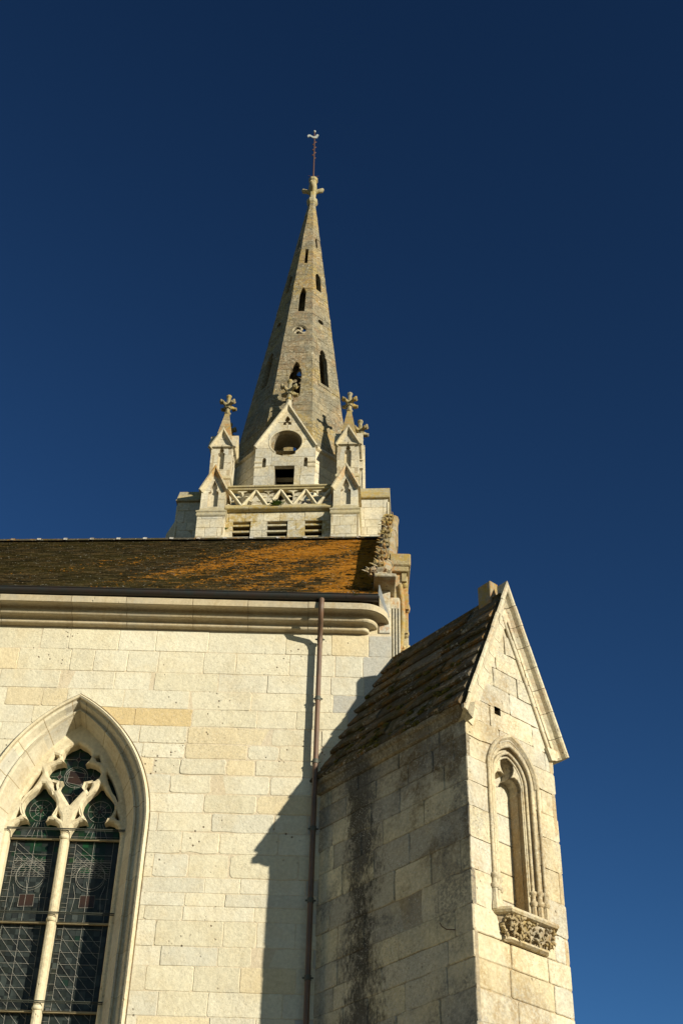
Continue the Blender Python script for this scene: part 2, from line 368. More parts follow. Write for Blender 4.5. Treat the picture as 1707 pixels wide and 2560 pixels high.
def ashlar(mb, fr, outer, holes, rows, wr, rng, tintf, joint=.006, dep=.008, bev=.006, jit=.002, rad=.012, u0=None, mortar=(.5, .42, .3), thick=.04, tilt=.006, lift=.003, jointf=None, wobble=True, mortarf=None):
    us = [p[0] for p in outer]; umin, umax = min(us), max(us)
    plate(mb, fr, outer, holes, -dep-thick, -dep, mortar)
    outer = ccw(outer)
    hb = [(min(p[0] for p in h), max(p[0] for p in h), min(p[1] for p in h), max(p[1] for p in h)) for h in holes]
    for v0, v1 in zip(rows[:-1], rows[1:]):
        u = umin-rng.uniform(0, wr[0]*.9) if u0 is None else u0
        while u < umax-.001:
            w = rng.uniform(*wr)*(1+.35*(rng.random() < .15))
            a, b = max(u, umin), min(u+w, umax)
            if umax-b < wr[0]*.35: b = umax
            u = b if b == umax else u+w
            if b-a < .02: continue
            j = joint
            if jointf: j = jointf((a+b)/2, (v0+v1)/2, joint)
            x0, x1 = a+(j/2 if a > umin else 0), b-(j/2 if b < umax else 0)
            y0, y1 = v0+j/2, v1-j/2
            r = min(rad*rng.uniform(.3, 1.6)*(1+.7*(j > joint)), (y1-y0)*.3, (x1-x0)*.3)
            if x1-x0 < .012: continue
            J = jit*rng.uniform(.4, 1.6)*(1+.9*(j > joint))
            pts = []
            def side(ax, ay, bx, by, n):
                for i in range(n):
                    f = i/(n-1); pts.append((ax+(bx-ax)*f, ay+(by-ay)*f))
            nl = 6 if wobble else 2; nsd = 4 if wobble else 2
            side(x0+r, y0, x1-r, y0, nl); side(x1, y0+r, x1, y1-r, nsd); side(x1-r, y1, x0+r, y1, nl); side(x0, y1-r, x0, y0+r, nsd)
            if wobble:
                pts = [(p+rng.gauss(0, J) if umin+.004 < p < umax-.004 else p, q+rng.gauss(0, J)) for p, q in pts]
            tint = tintf(rng, (a+b)/2, (v0+v1)/2)
            cx, cy = (x0+x1)/2, (y0+y1)/2; hx, hy = (x1-x0)/2, (y1-y0)/2
            tx, ty = rng.gauss(0, tilt), rng.gauss(0, tilt); lf = rng.gauss(0, lift)
            top = lambda p, q: lf+tx*(p-cx)+ty*(q-cy)
            inside = all(pip(p, q, outer) or umin-.001 <= p <= umax+.001 and abs(p-umin)*abs(p-umax) < 1e-3 and pip(min(max(p, umin+.003), umax-.003), q, outer) for p, q in pts)
            hs = [h for h, bb in zip(holes, hb) if bb[0] < x1 and bb[1] > x0 and bb[2] < y1 and bb[3] > y0]
            if inside and not hs:
                n = len(pts)
                A = [fr(p, q, -dep-.002) for p, q in pts]
                B = [fr(p, q, top(p, q)-bev*.8) for p, q in pts]
                ins = [(cx+(p-cx)*(1-bev/hx), cy+(q-cy)*(1-bev/hy)) for p, q in pts]
                Cc = [fr(p, q, top(p, q)) for p, q in ins]
                mb.loft([A, B, Cc], True, False, tint); mb.add(Cc, [tuple(range(n))], tint)
            else:
                vs, fs = cdt([pts, outer], hs)
                if not fs: continue
                n = len(vs)
                T = [fr(p[0], p[1], top(p[0], p[1])) for p in vs]; B = [fr(p[0], p[1], -dep-.002) for p in vs]
                mb.add(T+B, [tuple(f) for f in fs]+[(p, p+n, q+n, q) for p, q in boundary(fs)], tint)

def arch(cx, w, zs, za, zb=None, n=14):     # pointed arch outline, half width w, spring zs, apex za, foot zb
    h = za-zs; Rr = (w*w+h*h)/(2*w); P = []
    if zb is not None: P.append((cx+w, zb))
    amax = math.atan2(h, Rr-w) if Rr > w else math.pi/2
    amax = math.asin(min(1, h/Rr)) if Rr >= w else amax
    right = [(cx+w-Rr+Rr*math.cos(amax*i/n), zs+Rr*math.sin(amax*i/n)) for i in range(n+1)]
    if Rr < w: pass
    P += right; P += [(2*cx-x, z) for x, z in right[::-1][1:]]
    if zb is not None: P.append((cx-w, zb))
    return P
def arc(cx, cy, r, a0, a1, n): return [(cx+r*math.cos(R(a0+(a1-a0)*i/n)), cy+r*math.sin(R(a0+(a1-a0)*i/n))) for i in range(n+1)]
def mirror(P, cx=0): return P+[(2*cx-x, y) for x, y in P[::-1]]
def offset_poly(P, d):
    P = ccw(P); out = []; n = len(P)
    for i in range(n):
        a, p, b = P[i-1], P[i], P[(i+1) % n]
        d1 = Vector((p[0]-a[0], p[1]-a[1])); d2 = Vector((b[0]-p[0], b[1]-p[1]))
        if d1.length < 1e-9: d1 = d2.copy()
        if d2.length < 1e-9: d2 = d1.copy()
        d1.normalize(); d2.normalize()
        n1 = Vector((d1.y, -d1.x)); nn = n1+Vector((d2.y, -d2.x))
        if nn.length < 1e-6: nn = n1.copy()
        nn.normalize(); k = 1/max(.5, nn.dot(n1))
        out.append((p[0]+nn.x*d*k, p[1]+nn.y*d*k))
    return P, out
def curve_plate(mb, fr, outer, holes, thick, bev, tint=None):
    # a pierced stone plate whose openings have rounded arrises
    top, bot = thick/2, -thick/2
    big = []
    for h in holes:
        P, O = offset_poly(h, bev); Q = offset_poly(h, bev*.35)[1]; big.append(O)
        rings = [[fr(x, y, nn) for x, y in R_] for R_, nn in ((P, bot), (P, top-bev), (Q, top-bev*.3), (O, top))]
        mb.loft(rings, True, False, tint)
    vs, fs = [], []
    polys = [outer, *big]
    for p in polys:
        p = ccw(p); o = len(vs); vs += [Vector(q) for q in p]; fs.append(list(range(o, o+len(p))))
    r = delaunay_2d_cdt(vs, [], fs, 1, 1e-5, True)
    keep = [f for f, og in zip(r[2], r[5]) if 0 in og and len(og) == 1]
    mb.add([fr(v.x, v.y, top) for v in r[0]], [tuple(f) for f in keep], tint)
    O = ccw(outer); mb.loft([[fr(x, y, bot) for x, y in O], [fr(x, y, top) for x, y in O]], True, False, tint)

def sweep(mb, path, prof, fr, tint=None, closed=False, miter=True):
    """prof: list of (d, n): d = offset outward (left of path) in plane, n = height along normal"""
    n = len(path); rings = []
    for i, p in enumerate(path):
        if closed: a, b = path[i-1], path[(i+1) % n]
        else: a, b = path[max(i-1, 0)], path[min(i+1, n-1)]
        d1 = Vector((p[0]-a[0], p[1]-a[1])); d2 = Vector((b[0]-p[0], b[1]-p[1]))
        if d1.length < 1e-9: d1 = d2
        if d2.length < 1e-9: d2 = d1
        d1.normalize(); d2.normalize()
        nn = Vector((-d1.y, d1.x))+Vector((-d2.y, d2.x)); nn.normalize()
        k = 1/max(.35, nn.dot(Vector((-d1.y, d1.x))))
        rings.append([fr(p[0]+nn.x*d*k, p[1]+nn.y*d*k, h) for d, h in prof])
    if closed: rings.append(rings[0])
    mb.loft(rings, True, not closed, tint)

CREAM = [(.65, .605, .465), (.67, .63, .495), (.64, .59, .44), (.665, .625, .495), (.65, .60, .455)]
def tint_wall(rng, u, v):
    c = rng.choice(CREAM); k = rng.uniform(.95, 1.04)
    if -2.3 < u < -1.65 and 8.56 < v < 8.75: return (.60, .47, .255)
    x = rng.random()
    if x < .08: c = (.66, .57, .385)
    elif x < .08+(.16 if 5.5 < v < 8.4 and u > -1.9 else .03): c = (.61, .58, .47)
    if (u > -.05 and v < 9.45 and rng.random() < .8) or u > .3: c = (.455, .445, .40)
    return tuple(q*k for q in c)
def tint_pale(rng, u, v):
    c = rng.choice([(.62, .565, .425), (.60, .55, .415), (.64, .585, .45), (.57, .515, .385), (.53, .505, .42)]); k = rng.uniform(.92, 1.06)
    return tuple(q*k for q in c)
def tint_flank(rng, u, v):
    c = rng.choice([(.66, .575, .40), (.58, .51, .365), (.51, .46, .35), (.71, .615, .41), (.45, .41, .325)]); k = rng.uniform(.85, 1.1)
    return tuple(q*k for q in c)
def tint_grey(rng, u, v):
    c = rng.choice([(.225, .205, .146), (.195, .178, .13), (.25, .225, .163), (.17, .156, .115)]); k = rng.uniform(.9, 1.08)
    return tuple(q*k for q in c)

# ------------------------------------------------------------------ ground
g = MB((.4, .34, .25))
N_ = 12
for i in range(N_):
    for j in range(N_):
        x0, x1 = -900+1800*i/N_, -900+1800*(i+1)/N_; y0, y1 = -900+1800*j/N_, -900+1800*(j+1)/N_
        g.add([(x0, y0, 0), (x1, y0, 0), (x1, y1, 0), (x0, y1, 0)], [(0, 1, 2, 3)])
go = g.build('ground', M['ground']); go['kind'] = 'structure'

# ================================================================== NAVE
rng = random.Random(5)
nave = thing('church_nave', 'cream limestone church nave with lichened tile roof and a pointed traceried window', 'church', (-2.6, 0, 0))
NL = Vector((-2.6, 0, 0))
class NB(MB):
    def build(s, name, mat, parent=None, **k):
        s.v = [p-NL for p in s.v]; return MB.build(s, name, mat, parent or nave, **k)
XC, ZS = -2.6, 7.47
ROWS = [9.70, 9.436, 9.176, 8.96, 8.75, 8.55, 8.354, 8.19, 8.014, 7.81, 7.608, 7.41, 7.188, 6.949, 6.80, 6.673, 6.534, 6.296, 6.117, 5.889, 5.672, 5.45]
z = 5.45
while z > .05: z = max(0, z-.262); ROWS.append(z)
ROWS = ROWS[::-1]
w = NB()
hole = arch(XC, .80, ZS, 8.84, 3.2, 16)
XR = .56
def jf(u, v, j):
    return j*2.6 if (6.9 < v < 8.55 and -1.72 < u < -.25) else j
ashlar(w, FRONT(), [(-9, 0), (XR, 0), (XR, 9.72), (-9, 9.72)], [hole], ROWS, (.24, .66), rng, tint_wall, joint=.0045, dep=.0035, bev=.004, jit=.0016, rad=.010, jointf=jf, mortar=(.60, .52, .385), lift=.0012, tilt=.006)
# the top band behind the cornice, the shell of the nave
w.box((-9, .003, 9.72), (XR-.004, .3, 10.0), (.6, .52, .36))
w.box((-9, 9.0, 0), (XR-.004, 9.3, 10.0)); w.box((-9.3, 0, 0), (-9.003, 9.3, 10.0))
w.box((XR-.3, .06, 0), (XR-.006, 8.997, 10.0))
wall = w.build('wall', M['wall'])

# cornice: profile swept along the wall with a rounded return
prof = [(0, 9.93), (.24, 9.93), (.278, 9.918), (.28, 9.908), (.278, 9.842), (.262, 9.838), (.235, 9.850), (.20, 9.853), (.17, 9.848), (.152, 9.836), (.150, 9.826), (.158, 9.820), (.163, 9.805), (.160, 9.788), (.150, 9.775), (.135, 9.770), (.115, 9.777), (.09, 9.774), (.074, 9.762), (.068, 9.757), (.07, 9.75), (.07, 9.722), (.062, 9.714), (0, 9.710)]
cn = NB((.55, .49, .36))
rngc = random.Random(3)
xs = [-9]; 
while xs[-1] < .25: xs.append(xs[-1]+rngc.uniform(.42, .75))
xs = [x for x in xs if x < -.1]+[.255]
for x0, x1 in zip(xs[:-1], xs[1:]):
    k = rngc.uniform(.88, 1.06); t = (.49*k, .415*k, .28*k); dz = rngc.gauss(0, .0015)
    g_ = .0035
    cn.loft([[Vector((x, -p-.001, q+dz)) for p, q in prof] for x in (x0+g_, x1-(g_ if x1 < .25 else 0))], True, True, t)
cn.loft([[Vector((.255+p*math.sin(a), -p*math.cos(a)-.001, q)) for p, q in prof] for a in [R(90*i/12) for i in range(13)]], True, True, (.50, .435, .30))
for x in xs[1:-1]: cn.loft([[Vector((xx, -max(p-.006, 0)-.001, q)) for p, q in prof] for xx in (x-.004, x+.004)], True, False, (.3, .24, .16))
cn.build('cornice', M['cornice'])

# ---- roof of flat tiles
rf = NB((.06, .05, .03)); rr = random.Random(8)
E0, E1 = Vector((-9, -.285, 9.965)), Vector((.42, -.285, 9.995))
G0, G1 = Vector((-9, 4.70, 14.25)), Vector((.66, 4.20, 14.27))
def rp(a, b): return (E0.lerp(E1, a)).lerp(G0.lerp(G1, a), b)
nr = 66; nrm_r = Vector((0, -.66, .75))
for i in range(nr):
    b0, b1 = i/nr, min(1, (i+1.35)/nr); nc = 62; off = (i % 2)*.5+rr.uniform(-.1, .1)
    for j in range(nc+1):
        a0, a1 = max(0, (j-off)/nc+.0004), min(1, (j+1-off)/nc-.0004)
        if a1 <= a0: continue
        k = rr.uniform(.6, 1.35); t = rr.choice([(.044, .035, .017), (.060, .045, .021), (.032, .026, .014), (.08, .056, .025)])
        lo = rr.uniform(.010, .018); d = rr.uniform(-.004, .004)/nr*10
        P = [rp(a0, b0+d)+nrm_r*lo, rp(a1, b0+d)+nrm_r*(lo+rr.uniform(-.003, .003)), rp(a1, b1)+nrm_r*.003, rp(a0, b1)+nrm_r*.003]
        Q = [rp(a0, b0+d)-nrm_r*.004, rp(a1, b0+d)-nrm_r*.004]
        rf.add(P+Q, [(0, 1, 2, 3), (0, 4, 5, 1), (0, 3, 4), (1, 5, 2)], tuple(q*k for q in t))
rf.loft([[rp(a/20, b/20)-nrm_r*.014 for a in range(21)] for b in range(21)], False, False)
rf.add([rp(0, 1), rp(1, 1), Vector((.6, 9.6, 10)), Vector((-9, 9.6, 10))], [(0, 1, 2, 3)])
rf.add([Vector((-9, 0, 10)), Vector((-9, 9.3, 10)), Vector((-9, 4.7, 14.2))], [(0, 1, 2)])
roof = rf.build('roof', M['tile'])
rc = NB((.07, .06, .045)); rr = random.Random(4)
for i in range(24):
    a0, a1 = i/24+.001, (i+1)/24-.001
    A, B = rp(a0, 1), rp(a1, 1)
    A.z -= .025; B.z -= .025
    rc.loft([[p+Vector((0, -.09*math.cos(t), .07*math.sin(t))) for t in [math.pi*k/8 for k in range(9)]] for p in (A, B)], False, False, (.075, .065, .045))
    rc.loft([[A+Vector((x, -.098*math.cos(t), .078*math.sin(t)+.003)) for t in [math.pi*k/8 for k in range(9)]] for x in (-.03, .03)], False, False, (.42, .40, .36))
rcap = rc.build('ridge_cap', M['slab'], roof)
rcap.parent = roof

# ---- gable parapet: shoulder block, slab, raking coping with crockets
K0, K1 = Vector((.435, -.06, 10.33)), Vector((.735, 4.22, 14.55))
dK = (K1-K0).normalized(); nK = Vector((0, -dK.z, dK.y)).normalized(); xK = Vector((1, .065, 0)).normalized()
gp = NB((.42, .38, .29)); rk = random.Random(12)
gp.bbox((.425, -.012, 9.73), (.546, .35, 10.29), .006, (.55, .52, .44))
gp.bbox((.552, .09, 10.12), (.65, .5, 10.27), .006, (.5, .46, .36))
gp.bbox((.365, -.27, 10.285), (.60, .45, 10.33), .008, (.36, .31, .21))
n_s = 9
for i in range(n_s):
    f0, f1 = i/n_s+.001, (i+1)/n_s-.001
    A, B = K0.lerp(K1, f0), K0.lerp(K1, f1)
    jx = rk.gauss(0, .006)
    rings = []
    for p in (A, B):
        rings.append([p+xK*(x+jx)+nK*n for x, n in ((-.06, -.35), (-.06, .13), (-.03, .16), (.06, .18), (.11, .16), (.13, .11), (.11, .07), (.11, -.4))])
    gp.loft(rings, True, True, vary(rk, (.27, .225, .13), .8, 1.1))
gp.loft([[Vector((x+dx, y, q)) for x, y, q in ((0, .02, 9.9), (.30, 4.25, 14.2), (0, 9.0, 9.9))] for dx in (.44, .548)], True, True, (.52, .47, .35))
gpo = gp.build('gable_parapet', M['coping'])
def leaf(mb, base, d, side, L_, wd, curl, tint):
    # one pointed, folded leaf blade
    d = d.normalized(); side = (side-d*side.dot(d)).normalized(); nn = d.cross(side)
    rows_ = []
    for i in range(6):
        f = i/5; a = curl*f
        c = base+d*(L_*math.sin(a)/max(curl, .01) if curl > .05 else L_*f)+nn*(L_*(1-math.cos(a))/max(curl, .01))
        w_ = wd*math.sin(math.pi*(.12+.86*f))*(1.15 if i % 2 else .8)
        rows_.append((c+side*w_, c+nn*(-wd*.35), c-side*w_, c+nn*wd*.3))
    mb.loft([list(r) for r in rows_], True, True, tint)
def crocket(mb, base, out, side, h, rng, tint):
    out, side = out.normalized(), side.normalized()
    for sx, up_, sc in ((-1.0, .1, .8), (-.5, .7, 1.), (0, 1, 1.15), (.55, .7, 1.), (1.0, .1, .8), (0, -.7, .7)):
        d = out*(.75)+side*sx*.75+dK*up_*.8+Vector((rng.gauss(0, .08), rng.gauss(0, .08), rng.gauss(0, .08)))
        sd = side if abs(sx) < .6 else dK
        leaf(mb, base+side*sx*h*.12, d, sd, h*sc*rng.uniform(.9, 1.15), h*.2, rng.uniform(.5, 1.3), vary(rng, tint, .75, 1.15))
    mb.lathe(base-out*.01, [(h*.22, -.02), (h*.26, 0), (h*.15, .03)], 7, tint)
NC = 11
for i in range(NC):
    f = (i+.35)/NC
    cm = NB()
    p = K0.lerp(K1, f)+nK*.15+xK*(.0+.02*(i % 2))
    crocket(cm, p, nK*.8-xK*.35+Vector((0, -.35, 0)), xK, rk.uniform(.12, .155), rk, (.27, .205, .095))
    cm.build('crocket', M['gablestone'], gpo)
    cm = NB(); p = K0.lerp(K1, f+.04)+nK*.06-xK*.05
    crocket(cm, p, -xK*.7+nK*.5, nK, rk.uniform(.08, .11), rk, (.22, .18, .10))
    cm.build('crocket', M['gablestone'], gpo)
cm = NB(); p = K0+Vector((-.03, -.05, .10))       # curled foliage stop at the foot of the rake
for a in (-.6, 0, .7):
    crocket(cm, p+xK*a*.12, Vector((a*.3+.15, -1, .7)), xK, .11, rk, (.32, .20, .075))
cm.bbox((p.x-.02, p.y-.06, p.z-.10), (p.x+.11, p.y+.1, p.z+.0), .02, (.42, .34, .2))
cm.build('foliage_stop', M['coping'], gpo)
# broken top of the rake
tp = NB((.26, .21, .115)); q = K1
tp.loft([[q+Vector((x*s-.02, y*s, zz)) for x, y in ((-.10, -.10), (.12, -.10), (.14, .1), (-.1, .1))] for s, zz in ((1.1, -.25), (1.05, .03), (.9, .12), (.55, .2))], True, True)
tp.bbox((q.x+.02, q.y-.15, q.z-.5), (q.x+.12, q.y+.1, q.z+.06), .02)
tp.build('apex_stone', M['gablestone'], gpo)

# ---- west front ornament seen edge-on past the corner: fluted pilaster and a carved strip
fl = NB((.55, .50, .38))
seg = []
for i in range(7):
    x = .556+i*.0155
    fl.tube([(x, .10+.02*(i % 2), 8.6), (x, .10+.02*(i % 2), 10.25)], .0105 if i % 2 else .008, 8)
fl.box((.55, .11, 8.0), (.66, .6, 10.24))
fl.bbox((.55, .07, 8.3), (.665, .2, 8.62), .006)
fl.build('fluted_pilaster', M['cornerstone'])
og = NB((.33, .27, .145)); ro_ = random.Random(22)
og.box((.55, .45, 8.0), (.70, 1.0, 11.0), (.38, .32, .2))
og.bbox((.56, .38, 10.93), (.80, 1.0, 11.10), .012)
og.bbox((.56, .40, 10.86), (.775, 1.0, 10.93), .006)
for k, (z0, z1, xo) in enumerate(((10.74, 10.86, .755), (10.36, 10.56, .775), (10.04, 10.2, .76))):
    og.loft([[Vector((x, y, zz)) for y, zz in ((.43, z0), (.43, z1), (.62, z1), (.62, z0+.02))] for x in (.70, xo)], True, True)
    og.lathe((xo-.03, .5, (z0+z1)/2-.05), [(.0, -.06), (.04, -.05), (.05, 0), (.04, .05), (0, .06)], 10, None, True)
og.bbox((.70, .5, 8.4), (.772, .9, 10.9), .008, (.42, .36, .22))
pts = [(.69+.02*math.sin(i*.9), .44, 8.6+i*.19) for i in range(12)]
og.tube(pts, .028, 8)
ogo = og.build('carved_strip', M['gablestone'])
for zz in (9.78, 9.42, 9.1, 8.85):
    lb = NB()
    for k in range(5):
        a = R(-60+60*k); h = .055
        lb.tube([(.735, .43, zz), (.735+.03*math.cos(a), .42, zz+.02+.03*math.sin(a)), (.735+h*math.cos(a)+.012, .43, zz+h*math.sin(a)*1.2+.035)], [.02, .024, .008], 7, (.48, .4, .2))
    lb.build('leaf_boss', M['gablestone'], ogo)
# lead flashing at the gutter end
fs = NB((.5, .5, .5)); 
fs.add([(.415, -.28, 10.16), (.425, -.28, 10.16), (.535, -.075, 9.90), (.525, -.075, 9.88), (.41, -.27, 10.04)], [(0, 1, 2, 3, 4)])
fs.add([(.415, -.276, 10.16), (.425, -.276, 10.16), (.535, -.071, 9.90), (.525, -.071, 9.88), (.41, -.266, 10.04)], [(4, 3, 2, 1, 0)])
fs.build('flashing', M['lead'])

# ---- window
wn = NB((.62, .55, .39)); rw = random.Random(31)
ZB = 3.2
def aw(w_, za, n=20): return arch(XC, w_, ZS, za, None, n)
stages = [(.80, 8.84, .004), (.775, 8.812, .012), (.735, 8.79, .085), (.705, 8.772, .105), (.698, 8.768, .082), (.682, 8.757, .080), (.670, 8.75, .112), (.60, 8.705, .255), (.582, 8.69, .29), (.582, 8.69, .42)]
paths = []
for hw, za, dy in stages:
    a = aw(hw, za); paths.append(([(XC+hw, ZB)]+a+[(XC-hw, ZB)], dy))
n = len(paths[0][0])
# voussoir joints: tint varies per group of segments
seg_t = {}
for i in range(n-1):
    nv = 7
    for k in range(len(paths)-1):
        (A, ya), (B, yb) = paths[k], paths[k+1]
        if i in (0, n-2):
            zs_ = [ZB, 4.0, 4.6, 5.1, 5.5, 5.85, 6.25, 6.6, 6.95, 7.2, ZS]
            for q0, q1 in zip(zs_[:-1], zs_[1:]):
                key = (i, q0, k//3); t = seg_t.setdefault(key, tint_pale(rw, 0, 0))
                x0, x1 = A[1 if i == 0 else n-2][0], B[1 if i == 0 else n-2][0]
                wn.add([(x0, ya, q0+.002), (x1, yb, q0+.002), (x1, yb, q1-.002), (x0, ya, q1-.002)], [(0, 1, 2, 3)], t)
                wn.add([(x0, ya+.003, q1-.003), (x1, yb+.003, q1-.003), (x1, yb+.003, q1+.003), (x0, ya+.003, q1+.003)], [(0, 1, 2, 3)], (.36, .29, .18))
        else:
            key = (i//4 if i < n//2 else 100+(n-1-i)//4, k//3); t = seg_t.setdefault(key, tint_pale(rw, 0, 0))
            wn.add([(A[i][0], ya, A[i][1]), (B[i][0], yb, B[i][1]), (B[i+1][0], yb, B[i+1][1]), (A[i+1][0], ya, A[i+1][1])], [(0, 1, 2, 3)], t)
            if (i % 4 == 0 if i < n//2 else (n-1-i) % 4 == 0):
                e = Vector((A[i+1][0]-A[i][0], 0, A[i+1][1]-A[i][1])).normalized()*.004
                a_, b_ = Vector((A[i][0], ya-.0006, A[i][1])), Vector((B[i][0], yb-.0006, B[i][1]))
                wn.add([a_-e, b_-e, b_+e, a_+e], [(0, 1, 2, 3)], (.30, .235, .14))
wno = wn.build('window_surround', M['dressed'])
hd = NB((.64, .57, .41))
hw, za = .80, 8.84
path = [(XC+hw, ZB)]+aw(hw, za)+[(XC-hw, ZB)]
sweep(hd, path, [(-.0, 0), (-.0, .034), (-.018, .046), (-.030, .034), (-.040, .006), (-.040, -.03), (0, -.03)], Fr((0, 0, 0), (1, 0, 0), (0, 0, 1)))
sweep(hd, path[:24], [(-.040, .0015), (-.040, .004), (-.052, .004), (-.052, .0015)], Fr((0, 0, 0), (1, 0, 0), (0, 0, 1)), (.11, .08, .045))
hdo = hd.build('hood_mould', M['dressed'], wno)
# tracery plate
tr = NB((.66, .585, .41)); YT = .285
lan = [(-.208, ZB+.05), (-.208, 7.47), (-.200, 7.53), (-.178, 7.585), (-.140, 7.625), (-.095, 7.635), (-.068, 7.622), (-.092, 7.668), (-.122, 7.720), (-.134, 7.775), (-.128, 7.83), (-.108, 7.88), (-.072, 7.928), (-.036, 7.97), (-.010, 8.02)]
lan = mirror([(x*1.20, zz) for x, zz in lan])
LC = .288
holes = [[(x+XC+dx, zz) for x, zz in lan] for dx in (-LC, LC)]
qz = 8.165; QX = XC-.0
q4 = [(0, -.345), (-.025, -.305), (-.062, -.25), (-.098, -.195), (-.112, -.15), (-.105, -.118), (-.088, -.095), (-.135, -.098), (-.19, -.085), (-.225, -.045), (-.235, .0), (-.215, .045), (-.17, .08), (-.12, .095), (-.085, .088), (-.115, .125), (-.128, .17), (-.115, .22), (-.075, .262), (-.03, .285), (-.004, .305)]
q4 = mirror([(x*1.13, zz*1.05) for x, zz in q4])
holes.append([(QX+x, qz+y) for x, y in q4])
dag = [(.330, 8.16), (.385, 8.08), (.435, 7.97), (.470, 7.86), (.460, 7.845), (.41, 7.94), (.355, 8.05), (.322, 8.14)]
for sgn in (1, -1): holes.append([(XC+sgn*x, y) for x, y in dag])
for sgn in (1, -1):
    holes.append([(XC+sgn*x, y) for x, y in ((.165, 7.955), (.132, 7.995), (.14, 8.025), (.18, 8.035), (.188, 8.015))])
    holes.append([(XC+sgn*x, y) for x, y in ((.185, 8.33), (.205, 8.295), (.245, 8.285), (.222, 8.345))])
    for cx in (-LC, LC):
        holes.append([(XC+cx+sgn*x*1.15, y) for x, y in ((.168, 7.665), (.150, 7.69), (.162, 7.73), (.185, 7.685), (.19, 7.655))])
outer = arch(XC, .66, ZS, 8.80, ZB, 18)
curve_plate(tr, Fr((0, YT+.05, 0), (1, 0, 0), (0, 0, 1)), outer, holes, .12, .030)
tr.build('tracery', M['dressed'], wno)
# capital rings on the mullion and jambs
for zz in (7.49, 6.665, 5.845, 5.02):
    mr = NB((.66, .6, .43))
    mr.lathe((XC, YT+.015, zz-.03), [(.036, -.02), (.044, -.012), (.046, 0), (.044, .012), (.036, .02)], 12, None, True)
    mr.build('mullion_ring', M['dressed'], wno)
# glass with its leading
gl = NB((.012, .016, .018)); rg = random.Random(77)
YG = YT+.125
GREEN = [(.008, .05, .018), (.008, .036, .015), (.012, .034, .022), (.007, .024, .012)]
DARKS = [(.022, .028, .026), (.030, .038, .035), (.042, .052, .048), (.022, .028, .023), (.014, .017, .016)]
gw = arch(XC, .62, ZS, 8.66, None, 18)
# panes as a jittered grid
nx = 22; zs_ = [ZB+.052*i for i in range(int((8.7-ZB)/.052)+1)]
for i in range(nx):
    for z0, z1 in zip(zs_[:-1], zs_[1:]):
        x0, x1 = XC-.62+1.24*i/nx, XC-.62+1.24*(i+1)/nx
        f = rg.random(); zz = z0
        gr = .75 if zz > 7.72 else (.6 if zz > 7.15 else .02)
        edge = abs(abs((x0+x1)/2-XC)-LC)
        if edge > .13 and zz < 7.45: gr *= .15
        t = rg.choice(GREEN) if f < gr else rg.choice(DARKS)
        tl = rg.gauss(0, .003)
        gl.add([(x0, YG+tl, z0), (x1, YG-tl, z0), (x1, YG-tl, z1), (x0, YG+tl, z1)], [(0, 1, 2, 3)], t)
RED = (.036, .02, .014)
for cx in (-LC, LC):
    for zz in (6.86, 5.2):
        gl.add([(XC+cx-.075+.004, YG-.006, zz-.062), (XC+cx+.072, YG-.006, zz-.055), (XC+cx+.07, YG-.006, zz+.062), (XC+cx-.07, YG-.006, zz+.058)], [(0, 1, 2, 3)], RED)
gl.add([(XC-.085, YG-.006, qz-.06), (XC+.07, YG-.006, qz-.09), (XC+.085, YG-.006, qz+.045), (XC-.07, YG-.006, qz+.075)], [(0, 1, 2, 3)], RED)
for sx, sz in ((0, .2), (-.165, 0), (.165, 0), (0, -.2)):
    gl.add([(XC+sx+a*.024, YG-.006, qz+sz+b*.03) for a, b in ((0, -1), (1, 0), (0, 1), (-1, 0))], [(0, 1, 2, 3)], RED)
for cx in (-LC, LC):
    gl.add([(XC+cx+a*.02, YG-.006, 7.79+b*.025) for a, b in ((0, -1), (1, 0), (0, 1), (-1, 0))], [(0, 1, 2, 3)], RED)
glo = gl.build('stained_glass', M['glass'], wno)
cm = NB((.4, .39, .36))
def came(P, r=.0028): cm.tube([(x, YG-.006, zz) for x, zz in P], r*.62, 5, None, False)
def circ(cx, cz, r, n=22, k=1.): return [(cx+r*math.cos(2*math.pi*i/n), cz+k*r*math.sin(2*math.pi*i/n)) for i in range(n+1)]
came(circ(XC, qz, .118), .004); came(circ(XC, qz, .10), .003)
came([(XC-.085, qz-.06), (XC+.07, qz-.09), (XC+.085, qz+.045), (XC-.07, qz+.075), (XC-.085, qz-.06)], .004)
for sx, sz in ((0, .2), (-.165, 0), (.165, 0), (0, -.2)):
    came([(XC+sx+a*.024, qz+sz+b*.03) for a, b in ((0, -1), (1, 0), (0, 1), (-1, 0), (0, -1))])
    came([(XC+sx-.14, qz+sz), (XC+sx-.024, qz+sz)]); came([(XC+sx+.024, qz+sz), (XC+sx+.14, qz+sz)])
    came([(XC+sx, qz+sz-.09), (XC+sx, qz+sz-.03)]); came([(XC+sx, qz+sz+.03), (XC+sx, qz+sz+.1)])
